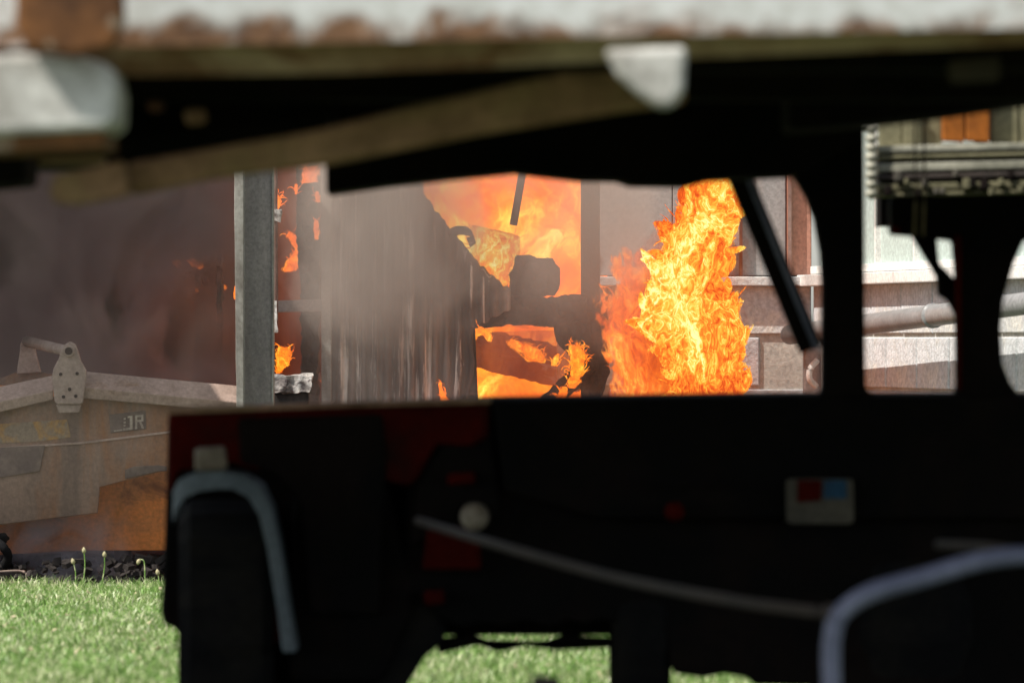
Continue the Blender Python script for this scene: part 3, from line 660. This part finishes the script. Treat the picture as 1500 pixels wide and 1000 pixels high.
MB().poly([(1168, 703), (1203, 703), (1203, 733), (1168, 736)], 11.944, .006).build('red_square', M['redhot'], mach)
MB().poly([(1207, 703), (1240, 703), (1240, 730), (1207, 730)], 11.944, .006).build('blue_square', M['blue'], mach)
MB().poly([(960, 703), (1050, 700), (1052, 712), (962, 714)], 11.95, .01).build('blue_strip', M['black'], mach)
MB().poly([(286, 860), (300, 850), (312, 900), (314, 1000), (284, 1000), (278, 930)], 12.0, .06).build('brake_drum', M['red'], mach, bevel=.01)
MB().poly([(392, 890), (408, 884), (412, 940), (394, 948)], 12.0, .06).build('brake_drum', M['red'], mach, bevel=.01)
# posts
MB().poly([(1205, 570), (1196, 582), (1285, 582), (1268, 568), (1266, 200), (1262, 66), (1150, 66), (1155, 245), (1166, 262), (1180, 285), (1194, 320), (1203, 370), (1206, 420)], D, .10).build('post', M['black'], mach, bevel=.006)
MB().poly([(1404, 568), (1396, 582), (1496, 582), (1480, 560), (1469, 532), (1466, 480), (1470, 440), (1484, 390), (1500, 352), (1540, 345), (1540, 285), (1310, 287), (1304, 295), (1306, 343), (1342, 346), (1398, 352), (1402, 400)], D+.05, .10).build('post', M['black'], mach, bevel=.006)
MB().bar(P(1080, 250, 12.0), P(1188, 512, 12.0), .050, .044, (0, 1, 0)).build('brace', M['black'], mach, bevel=.005)
o = MB().tube([P(1096, 262, 11.97), P(1196, 512, 11.97)], .006, 8).build('brace_cable', M['tubegrey'], mach, smooth=True)
MB().poly([(1336, 345), (1372, 345), (1376, 385), (1402, 412), (1404, 470), (1388, 440), (1374, 432), (1372, 405)], 12.1, .04).build('brace', M['black'], mach, bevel=.004)
MB().poly([(1399, 345), (1408, 345), (1408, 570), (1402, 572), (1400, 480)], 12.03, .015).build('post_edge', M['redhot'], mach, bevel=.001)
MB().poly([(1306, 330), (1318, 333), (1318, 345), (1306, 344)], 12.02, .02).build('reflector', M['redhot'], mach)
for xs in (1340, 1353):
    MB().tube(curve([P(xs, 150, 12.3), P(xs+1, 280, 11.98), P(xs-1, 345, 11.98)], 5), .0028, 6).build('hanging_cord', M['string'], mach)

# ================================================================== FLATBED OVERHEAD (6 to 13 m)
bed = empty('flatbed_trailer', (0, 10.5, 0), 'old white flatbed trailer with rusted side board, seen from below close to the camera', 'trailer')
mobj('side_board', [P(-2200, -600, 8.5), P(3700, -600, 8.5), P(3700, 0, 8.5), P(1500, 42, 8.5), P(1000, 52, 8.5), P(500, 62, 8.5), P(170, 68, 8.5), P(0, 70, 8.5), P(-2200, 90, 8.5)]
     + [p+Vector((0, .03, 0)) for p in (P(-2200, -600, 8.5), P(3700, -600, 8.5), P(3700, 0, 8.5), P(1500, 42, 8.5), P(1000, 52, 8.5), P(500, 62, 8.5), P(170, 68, 8.5), P(0, 70, 8.5), P(-2200, 90, 8.5))],
     [tuple(range(9)), tuple(range(17, 8, -1))]+[(i, (i+1) % 9, 9+(i+1) % 9, 9+i) for i in range(9)], M['whiterust'], bed)
# tan lip: plate under the board, leaning back
tp = [(-1500, 84), (0, 76), (170, 66), (500, 62), (1000, 50), (1500, 42), (3700, 4)]; bt = [(-1500, 120), (0, 118), (170, 112), (500, 108), (1000, 86), (1500, 66), (3700, 30)]
v = [P(x, y, 8.55) for x, y in tp]+[P(x, y, 8.6) for x, y in bt]+[P(x, y, 8.55)+Vector((0, .5, .02)) for x, y in tp]
n_ = 7; fs_ = []
for i in range(n_-1): fs_ += [(i, i+1, n_+i+1, n_+i), (n_+i, n_+i+1, 2*n_+i+1, 2*n_+i), (2*n_+i, 2*n_+i+1, i+1, i)]
fs_ += [(0, n_, 2*n_), (n_-1, 3*n_-1, 2*n_-1)]
mobj('lower_lip', v, fs_, M['tanlip'], bed)
MB().poly([(-40, 84), (30, 78), (120, 84), (160, 96), (168, 130), (166, 180), (150, 190), (-40, 200)], 8.40, .3).build('corner_bracket', M['whitedirt'], bed, bevel=.01)
MB().poly([(-40, 194), (150, 188), (150, 214), (-40, 222)], 8.42, .3).build('bracket_foot', M['rustbrown'], bed)
MB().poly([(24, -120), (70, -160), (110, -140), (178, -140), (182, 30), (170, 70), (110, 84), (40, 74), (22, 40)], 8.36, .04).build('hinge_plate', M['rustbrown'], bed, bevel=.01)
MB().poly([(-40, 205), (36, 210), (34, 268), (-40, 275)], 9.6, .3).build('hook', M['black'], bed, bevel=.01)
MB().poly([(-300, 205), (200, 205), (480, 170), (480, 222), (200, 240), (-300, 246)], 10.2, .4).build('cross_member', M['black'], bed)
MB().poly([(36, 232), (150, 230), (150, 238), (36, 241)], 9.9, .1).build('rib', M['olive'], bed)
# deck underside planks
for i in range(18):
    x = -3.0+i*.36
    MB().box((x+.18, 10.7, 1.56+.004*(i % 2)), (.352, 4.2, .05)).build('deck_plank', M['black'], bed)
MB().box((.3, 10.7, 1.62), (6.6, 4.3, .04)).build('deck_plate', M['black'], bed)
for y, hb in ((9.15, .86+395/PPR*9.15), (10.0, .86+352/PPR*10), (10.8, .86+352/PPR*10.8)):
    MB().box((.3, y, (1.535+hb)/2), (6.6, .09, 1.535-hb)).build('cross_member', M['black'], bed)
# the big dark transom whose lower edge cuts off the fire
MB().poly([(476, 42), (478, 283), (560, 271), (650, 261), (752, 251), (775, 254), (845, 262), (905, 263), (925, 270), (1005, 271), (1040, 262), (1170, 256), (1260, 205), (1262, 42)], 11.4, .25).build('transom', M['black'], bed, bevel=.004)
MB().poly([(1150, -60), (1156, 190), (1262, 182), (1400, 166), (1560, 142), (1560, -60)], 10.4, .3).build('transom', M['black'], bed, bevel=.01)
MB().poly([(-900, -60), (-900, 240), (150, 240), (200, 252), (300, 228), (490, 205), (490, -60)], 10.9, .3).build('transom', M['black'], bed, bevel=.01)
# slanting tan stay and its olive end plate
MB().poly([(186, 237), (300, 218), (460, 190), (640, 146), (880, 92), (1000, 88), (1006, 150), (900, 164), (700, 196), (480, 240), (300, 262), (190, 286)], 9.3, .10).build('slanting_stay', M['olive'], bed, bevel=.01)
MB().poly([(80, 256), (182, 234), (190, 286), (110, 300), (80, 298), (72, 280)], 9.22, .06).build('end_plate', M['olive'], bed, bevel=.006)
MB().poly([(884, 72), (1006, 68), (1002, 130), (988, 156), (968, 160), (938, 140), (906, 112)], 8.44, .05).build('gusset', M['whitedirt'], bed, bevel=.01)
MB().poly([(268, 160), (300, 158), (304, 180), (272, 184)], 9.5, .03).build('bolt_head', M['olive'], bed, bevel=.008)
MB().poly([(215, 148), (240, 148), (240, 163), (215, 163)], 9.5, .03).build('bolt_head', M['rustpost'], bed, bevel=.008)
MB().poly([(1390, 88), (1465, 80), (1465, 118), (1392, 122)], 9.0, .03).build('bracket', M['rodbrown'], bed, bevel=.008)
for x in (-2.8, 3.2):
    for y in (9.5, 12): MB().bar((x, y, 0), (x, y, 1.53), .12, .12).build('leg', M['black'], bed)

# ================================================================== CANVAS RACK AT TOP RIGHT (14 m)
rack = empty('canvas_rack', (P(1400, 0, 13.7).x, 13.8, 0), 'khaki canvas rack with orange boards and pale rails behind the right black post', 'rack')
D = 13.7
for x0, x1 in ((1288, 1322), (1323, 1352), (1353, 1380), (1452, 1492), (1493, 1540), (1541, 1620)):
    MB().poly([(x0, 60), (x1, 60), (x1, 218), (x0, 216)], D+random.uniform(0, .02), .05).build('canvas_panel', M['canvas'], rack, bevel=.004)
for x0, x1 in ((1381, 1413), (1415, 1450)): MB().poly([(x0, 60), (x1, 60), (x1, 208), (x0, 206)], D-.02, .05).build('orange_board', M['orange'], rack, bevel=.004)
for y0, h, m in ((212, 10, 'paleknob'), (226, 6, 'canvas'), (238, 12, 'paleknob'), (254, 8, 'rodbrown'), (268, 10, 'canvas'), (281, 6, 'canvas')):
    MB().poly([(1286, y0+2), (1620, y0-6), (1620, y0+h-6), (1286, y0+h+2)], D-.05, .08).build('rail', M[m], rack, bevel=.003)
MB().poly([(1290, 212), (1620, 205), (1620, 330), (1290, 330)], D+.06, .2).build('dark_box', M['black'], rack)
rr = random.Random(5)
for k in range(16):
    x = 1296+k*14+rr.uniform(-3, 3); y = rr.choice((250, 262, 272, 276)); s_ = rr.uniform(5, 11)
    MB().poly([(x, y), (x+s_, y-1), (x+s_+1, y+s_*1.4), (x, y+s_*1.5)], D-.08, .03).build('clamp', M[rr.choice(('label', 'canvas', 'black'))], rack, bevel=.003)
kb = MB()
for k in range(9):
    c = P(1277, 176+k*13.5, D-.06)
    kb.tube([c+Vector((0, 0, z)) for z in (-.012, -.006, 0, .006, .012)], .01, 12, rs=[.006, .013, .0155, .013, .006])
kb.build('knobbed_pole', M['paleknob'], rack, smooth=True)
MB().tube([P(1277, 60, D-.06), P(1277, 292, D-.06)], .006, 8).build('pole_core', M['paleknob'], rack, smooth=True)
MB().tube([P(1232, 188, D-.06), P(1262, 187, D-.06), P(1277, 187, D-.06)], .008, 10, rs=[.006, .010, .013]).build('pole_arm', M['paleknob'], rack, smooth=True)
for x in (1236, 1437, 1600):
    MB().poly([(x-8, 60), (x+8, 60), (x+8, 1010), (x-8, 1010)], D, .04).build('upright', M['black'], rack)

# ================================================================== TUBE FRAME AND ROD IN FRONT (8 m)
tf = empty('tube_frame', (P(1350, 0, 9.3).x, 9.3, 0), 'bent blue-grey steel tube frame at the bottom right, out of focus', 'frame')
pth = curve([P(1222, 1160, 9.2), P(1218, 1000, 9.2), P(1219, 935, 9.2), P(1232, 898, 9.2), P(1275, 868, 9.2), P(1350, 846, 9.25), P(1440, 820, 9.3), P(1520, 812, 9.35), P(1640, 808, 9.4)], 8)
pth = [Vector((pth[0].x, pth[0].y, 0))]+pth
MB().tube(pth, .0155, 14).build('front_tube', M['tubegrey'], tf, smooth=True)
MB().tube([pth[-1], Vector((pth[-1].x+.02, pth[-1].y, 0))], .0155, 14).build('leg', M['tubegrey'], tf, smooth=True)
MB().tube([P(1375, 797, 9.9), P(1450, 801, 9.6), P(1520, 810, 9.4)], .008, 12).build('cross_tube', M['rodbrown'], tf, smooth=True)
rod = empty('tow_rod', (P(900, 0, 9).x, 9.5, 0), 'long thin brownish rod slanting down from the round lamp to the tube frame', 'rod')
MB().tube(curve([P(612, 762, 11.6), P(720, 795, 10.8), P(900, 845, 10.2), P(1080, 880, 9.5), P(1205, 896, 9.25)], 6), 0.0095, 10, rs=None).build('rod_bar', M['rodbrown'], rod, smooth=True)
MB().tube([P(1207, 896, 9.22), P(1225, 898, 9.22)], .015, 12).build('rod_end', M['rodbrown'], rod, smooth=True)
st = empty('wood_stub', (P(800, 0, 10).x, 10, 0), 'blurred brown stub poking up at the bottom edge below the machine', 'stub')
MB().bar(P(792, 1100, 10)-Vector((0, 0, .02)), P(800, 990, 10), .05, .03).build('stub_bar', M['rodbrown'], st, bevel=.005)

# ================================================================== FIRE
def flame(name, rows, D, mat, label, depth=.5, shells=(1, .82, .62, .4), glowline=None, glow_w=.12, tongues=0, seed=0, disp=.03, group=None, pow_=2.5, edge_in=.0, tlen=(.03, .09), base_heat=1.0, tops=True, lobes=0, lsize=(.08, .22)):
    rows = sorted(rows)
    ys = [r[0] for r in rows]; nz = max(24, int((ys[-1]-ys[0])/5)); V = []; F = []; H = []; G = []
    base = Vector(((sum(r[1]+r[2] for r in rows)/2/len(rows)-750)/PPR*D, D, 0))
    gl = [P(x, y, D) for x, y in glowline] if glowline else None
    def glow(p):
        if not gl: return .12
        best = 9
        for a, b in zip(gl, gl[1:]):
            d = b-a; t = max(0, min(1, (p-a).dot(d)/d.dot(d))); q = a+d*t; best = min(best, math.hypot(q.x-p.x, q.z-p.z))
        return math.exp(-(best/glow_w)**2)
    def lr(y): return np.interp(y, ys, [r[1] for r in rows]), np.interp(y, ys, [r[2] for r in rows])
    seg = 72
    for si, k in enumerate(shells):
        n0 = len(V)
        for j in range(nz+1):
            y = ys[0]+(ys[-1]-ys[0])*j/nz; l, r = lr(y); c = (l+r)/2; w = (r-l)/2*k*1.06/PPR*D; cx = (c-750)/PPR*D; z = EYE+(500-y)/PPR*D
            vert = min(1, j/nz*6+.0)
            for q in range(seg):
                t = 2*pi*q/seg; dd = min(w, .35)*depth+.02
                p = Vector((cx+cos(t)*w, D+sin(t)*dd, z)); n = noise.turbulence_vector(p*7+Vector((seed, si*3, 0)), 3, False)
                p += Vector((n.x*.8, n.y, n.z*.9))*disp*(1 if w > .03 else .4)
                h = (1-abs(cos(t))**pow_)*base_heat+.10
                if tops: h *= min(1, .15+vert)
                V.append(p); H.append(h); G.append(glow(p))
        for j in range(nz):
            for q in range(seg): a = n0+j*seg+q; b = n0+j*seg+(q+1) % seg; F.append((a, b, b+seg, a+seg))
        F.append(tuple(n0+q for q in range(seg))); F.append(tuple(n0+nz*seg+q for q in range(seg))[::-1])
    rt = random.Random(seed+11)
    for k in range(tongues):         # little curling tongues licking off the edges
        y = rt.uniform(ys[0], ys[-1]); l, r = lr(y); side = rt.choice((-1, 1)); x0 = l if side < 0 else r
        x0 -= side*rt.uniform(0, .16)*(r-l)
        p = P(x0, y, D)+Vector((0, rt.uniform(-.6, .6)*.1, 0)); L = rt.uniform(*tlen); w = L*rt.uniform(.035, .085)
        d = Vector((side*rt.uniform(.1, 1.0), rt.uniform(-.3, .3), rt.uniform(.5, 1.3))).normalized(); curl = rt.uniform(-3.2, 3.2)
        pts = []; q = p.copy(); ang = 0
        for s_ in range(8): pts.append(q.copy()); rot = Matrix.Rotation(curl*s_/7, 3, 'Y'); q += rot @ d*L/7
        n0 = len(V); sg = 6; t_ = MB(); t_.tube(pts, w, sg, rs=[w*(1-(i/7)**1.5)*(.6+.4*sin(i*1.3+k))+.0008 for i in range(8)])
        V += t_.v; F += [tuple(i+n0 for i in f) for f in t_.f]
        for i in range(8): H += [.75-.45*i/7]*sg; G += [glow(p)*.6]*sg
    for k in range(lobes):           # many overlapping flamelets, each a small tapered curling body
        y = rt.uniform(ys[0], ys[-1]) if rt.random() < .5 else rt.uniform(ys[0], 600); l, r = lr(y); fx = rt.uniform(-1, 1); fx = math.copysign(abs(fx)**.6, fx)
        w0 = (r-l)/2/PPR*D; c = (l+r)/2; L = rt.uniform(*lsize); wd = L*rt.uniform(.16, .34)
        p = P(c, y, D); p.x += fx*max(0, w0-wd*.5); p.y += -math.sqrt(max(0, 1-fx*fx))*(min(w0, .35)*depth)*rt.uniform(.3, 1.15); p.z -= L*.4
        d = Vector((rt.uniform(-.55, .55)+fx*.25, rt.uniform(-.3, .2), 1)).normalized(); curl = rt.uniform(-1.5, 1.5); bend2 = rt.uniform(-1.5, 1.5)
        sg = 12; nn_ = 12; q = p.copy(); n0 = len(V); br = rt.uniform(-.35, .30); g0 = glow(P(c, y, D)+Vector((fx*w0, 0, 0)))
        for i in range(nn_):
            u = i/(nn_-1); rad = wd*(math.sin(pi*min(1, (u*.85+.10)))**.8)*(1-u*.55); a_ = curl*u+bend2*math.sin(u*5)*.35
            dv = Matrix.Rotation(a_, 3, 'Y') @ d; q = q+dv*L/nn_; sd = dv.cross(Vector((0, 1, 0))).normalized()
            for m_ in range(sg):
                t = 2*pi*m_/sg; V.append(q+sd*cos(t)*rad+Vector((0, sin(t)*rad*.55, 0)))
                H.append((1-abs(cos(t))**2)*.85*min(1, (1-u)*2.2, .25+u*4)+.02); G.append(g0+br)
        for i in range(nn_-1):
            for m_ in range(sg): a = n0+i*sg+m_; b = n0+i*sg+(m_+1) % sg; F.append((a, b, b+sg, a+sg))
    me = bpy.data.meshes.new(name); me.from_pydata([tuple(v_-base) for v_ in V], [], F); me.materials.append(mat)
    me.polygons.foreach_set('use_smooth', [True]*len(me.polygons))
    for nm, arr in (('core_value', H), ('glow_value', G)):
        a_ = me.attributes.new(nm, 'FLOAT', 'POINT'); a_.data.foreach_set('value', arr)
    o = link(name, me); o.location = base; tag(o, label, 'fire', group); return o
main_rows = [(250, 1042, 1051), (258, 1034, 1061), (266, 1012, 1069), (285, 1006, 1075), (310, 1002, 1075), (328, 982, 1075), (345, 976, 1063), (365, 971, 1065), (385, 968, 1065), (396, 966, 1049),
             (425, 955, 1059), (440, 953, 1081), (470, 945, 1083), (485, 943, 1083), (500, 957, 1085), (530, 986, 1085), (560, 986, 1087), (600, 981, 1089), (700, 971, 1093), (800, 961, 1097), (895, 951, 1102)]
flame('tall_flame', main_rows, 20.7, M['flame'], 'tallest bright yellow flame column left of the block wall', depth=.55, glowline=[(1050, 285), (1015, 345), (985, 420), (985, 455), (1018, 500), (1016, 530)], glow_w=.05, tongues=160, seed=1, lobes=520, disp=.045, lsize=(.05, .15))
flame('red_flame', [(372, 912, 960), (390, 895, 985), (410, 885, 1000), (440, 876, 1010), (480, 880, 1020), (520, 890, 1030), (560, 896, 1040), (620, 890, 1040), (760, 890, 1040), (880, 880, 1040)], 21.35, M['flamered'],
      'redder hazy flame between the charred column and the tallest flame', depth=.5, shells=(1, .75, .5), tongues=60, seed=5, lobes=150, disp=.05, lsize=(.06, .16))
flame('room_fire', [(60, 560, 900), (200, 580, 900), (300, 600, 900), (380, 640, 880), (440, 660, 875), (480, 660, 872)], 22.9, M['flameroom'], 'broad orange fire filling the upper opening behind the torn sheeting', depth=1.2, shells=(1, .8),
      glowline=[(700, 390), (735, 345), (800, 340), (830, 330)], glow_w=.12, seed=9, disp=.06, pow_=8, tops=False)
flame('dim_fire', [(470, 690, 850), (500, 680, 870), (540, 670, 870), (640, 670, 870)], 23.3, M['flamered'], 'dim reddish glow of fire between the charred rafters under the cross beam', depth=.6, shells=(1, .8), seed=17, disp=.05, pow_=8, tops=False, base_heat=1.3)
flame('room_fire', [(535, 680, 720), (550, 670, 830), (570, 660, 880), (620, 650, 880), (880, 640, 890)], 22.9, M['flameroom'], 'low orange fire in the opening under the charred cross beam', depth=1, shells=(1, .8),
      glowline=[(700, 575), (790, 560)], glow_w=.09, seed=13, disp=.05, pow_=8, tops=False)
flame('tongue_flame', [(330, 690, 700), (345, 690, 760), (370, 688, 765), (395, 700, 752), (410, 718, 748), (424, 734, 744)], 21.85, M['flame'], 'pointed yellow flame hanging over the torn edge of the sheeting', depth=.4, shells=(1, .7), seed=21, glowline=[(700, 350), (740, 380)], glow_w=.06, tongues=40, disp=.02, group='small flames', tops=False)
W_ = M['flamewisp']
def small(rows, D, label, seed, tongues=16): flame('small_flame', rows, D, W_, label, depth=.5, shells=(1, .6), seed=seed, tongues=int(tongues*1.6), disp=.02, group='small flames', tlen=(.012, .04), pow_=1.5, base_heat=.85)
flame('fire_haze', [(476, 688, 860), (500, 686, 872), (560, 684, 876), (640, 684, 880)], 21.95, M['veilfire'], 'thin orange fire haze hanging before the charred rafters under the cross beam', depth=.25, shells=(1, .7), seed=71, disp=.03, pow_=6, tops=False, base_heat=1.1)
flame('fire_haze', [(150, 398, 476), (300, 400, 478), (450, 400, 478), (620, 398, 480)], 21.95, M['bayfire'], 'dull orange fire haze filling the narrow left bay behind the grey column', depth=.4, shells=(1, .7), seed=72, disp=.02, pow_=6, tops=False, base_heat=.9)
flame('fire_haze', [(285, 985, 1080), (350, 950, 1086), (420, 930, 1092), (500, 925, 1104), (620, 925, 1108), (880, 925, 1112)], 20.95, M['veilfire'], 'soft orange haze of fire wrapped round the tallest flame', depth=.7, shells=(1, .8), seed=73, disp=.05, pow_=3)
small([(500, 838, 850), (515, 832, 858), (530, 834, 862), (545, 832, 856), (560, 828, 850), (568, 832, 842)], 21.5, 'small curling yellow flame licking the gusset above the fallen plank', 31, 40)
small([(478, 700, 706), (487, 708, 718), (494, 710, 722), (500, 715, 720)], 21.5, 'tiny flame under the left end of the charred cross beam', 32, 6)
small([(497, 738, 748), (505, 740, 778), (512, 750, 795), (520, 760, 800), (528, 770, 796)], 22.0, 'thin slanting streak of flame along the charred rafter', 33, 14)
small([(518, 815, 822), (528, 809, 820), (536, 808, 816)], 21.9, 'tiny flame at the top of the fallen plank', 34, 5)
small([(565, 822, 832), (580, 815, 830), (600, 808, 826)], 21.5, 'flicker of flame low on the fallen plank', 35, 8)
small([(245, 446, 468), (258, 442, 470), (266, 442, 468)], 21.6, 'orange flame at the top of the left bay under the flatbed', 36, 10)
small([(282, 400, 408), (295, 401, 414), (305, 402, 410)], 21.5, 'orange flame beside the top of the rusty downpipe', 37, 10)
small([(320, 459, 467), (335, 458, 468), (350, 461, 467)], 21.6, 'short yellow flame on the charred stud of the left bay', 38, 2)
small([(270, 432, 437), (284, 431, 436)], 21.6, 'faint flicker between the two top flames of the left bay', 39, 3)
small([(280, 461, 468), (296, 462, 470)], 21.6, 'orange flicker on the right side of the charred stud', 40, 3)
small([(338, 415, 430), (348, 420, 440), (365, 432, 444), (385, 420, 444), (398, 412, 432)], 23.0, 'curved dull orange flame deep inside the left bay', 41, 8)
small([(506, 408, 422), (518, 406, 430), (532, 405, 424), (546, 404, 412)], 21.6, 'jagged orange flame above the ash-crusted block', 42, 14)
small([(470, 690, 696), (480, 688, 700), (500, 688, 698)], 21.9, 'narrow flame up the door jamb under the cross beam', 43, 4)
flame('strip_flame', [(255, 869, 880), (300, 870, 883), (360, 871, 884), (420, 872, 884), (440, 870, 882)], 22.1, M['flamered'], 'narrow red strip of fire right of the charred column', depth=.5, shells=(1, .6, .4), seed=51, disp=.008, group='small flames', pow_=6, base_heat=1.6)
small([(380, 252, 266), (386, 252, 268), (391, 256, 266)], 23.1, 'left red ember patch on the rail inside the dark bay', 61, 0)
small([(379, 272, 280), (386, 270, 298), (393, 288, 298)], 23.1, 'right red ember patch on the rail inside the dark bay', 62, 2)
small([(418, 325, 332), (424, 324, 333)], 23.0, 'red ember dot near the column inside the dark bay', 63, 0)
small([(424, 287, 291), (429, 286, 292)], 23.0, 'red ember dot below the rail inside the dark bay', 64, 0)
small([(418, 342, 347), (430, 341, 348), (438, 342, 347)], 20.2, 'red ember against the left edge of the steel column', 65, 0)

small([(560, 640, 646), (575, 642, 650), (590, 646, 662), (600, 640, 664)], 21.45, 'low flicker at the foot of the corrugated sheeting', 71, 8)
small([(540, 473, 478), (560, 472, 482), (590, 472, 484), (610, 472, 484)], 21.7, 'red flame squeezed beside the white edge post, low down', 72, 3)
# ================================================================== SMOKE
def smoke(name, lo, hi, color, dens, scale, thr, label, emis=None, falloff=None, absorb=None, aniso=.2):
    m, t, out = newmat(name+'_volume'); L = t.links
    v = N(t, 'ShaderNodeVolumePrincipled'); v.inputs['Color'].default_value = (*color, 1); v.inputs['Anisotropy'].default_value = aniso
    if absorb: v.inputs['Absorption Color'].default_value = (*absorb, 1)
    n = noise_n(t, scale, 4, .6, .9, (1, 1, .8))
    r = N(t, 'ShaderNodeMapRange'); L.new(n.outputs[0], r.inputs[0]); r.inputs[1].default_value = thr[0]; r.inputs[2].default_value = thr[1]; r.inputs[3].default_value = thr[2]; r.inputs[4].default_value = 1
    last = r.outputs[0]
    tc = N(t, 'ShaderNodeTexCoord'); sp = N(t, 'ShaderNodeSeparateXYZ'); L.new(tc.outputs['Generated'], sp.inputs[0])
    for ax, a, b, *mn in (falloff or []):
        q = N(t, 'ShaderNodeMapRange', interpolation_type='SMOOTHSTEP'); L.new(sp.outputs[ax], q.inputs[0]); q.inputs[1].default_value = a; q.inputs[2].default_value = b; q.inputs[3].default_value = mn[0] if mn else 0
        mm = N(t, 'ShaderNodeMath', operation='MULTIPLY'); L.new(last, mm.inputs[0]); L.new(q.outputs[0], mm.inputs[1]); last = mm.outputs[0]
    mm = N(t, 'ShaderNodeMath', operation='MULTIPLY'); L.new(last, mm.inputs[0]); mm.inputs[1].default_value = dens; L.new(mm.outputs[0], v.inputs['Density'])
    L.new(v.outputs[0], out.inputs['Volume'])
    m.cycles.volume_sampling = 'MULTIPLE_IMPORTANCE'
    c = [(a+b)/2 for a, b in zip(lo, hi)]; o = MB().box(c, [b-a for a, b in zip(lo, hi)]).build(name, m)
    tag(o, label, kind='stuff'); return o
smoke('smoke', (-1.2, 20.95, .3), (.62, 21.5, 2.3), (.84, .72, .64), 5.6, 2.6, (.38, .60, .16), 'pale tan smoke drifting over the torn sheeting and columns', falloff=[(0, .10, .42), (0, .64, .42, .48), (0, 1, .90), (2, .22, .48, .14)], aniso=0)
smoke('dark_smoke', (-3.2, 21.5, .05), (-1.02, 24.4, 2.6), (.42, .29, .285), 22.0, 2.0, (.47, .58, .0), 'dark purplish smoke rolling inside the shed left of the column', falloff=[(0, 1, .97), (1, 0, .1)], aniso=0)
smoke('low_smoke', (-2.4, 20.02, .01), (-1.25, 20.2, .35), (.70, .66, .72), 9.0, 6, (.42, .62, 0), 'thin bluish smoke curling out low under the skip', falloff=[(0, 0, .2), (0, 1, .7), (2, 1, .3)], aniso=0)
smoke('thin_smoke', (-2.4, 19.3, .12), (-.88, 19.62, 1.9), (.70, .58, .52), .35, 3, (.35, .65, .2), 'thin drifting smoke hanging before the skip and the steel column', falloff=[(0, 1, .95), (2, 0, .2)], aniso=0)
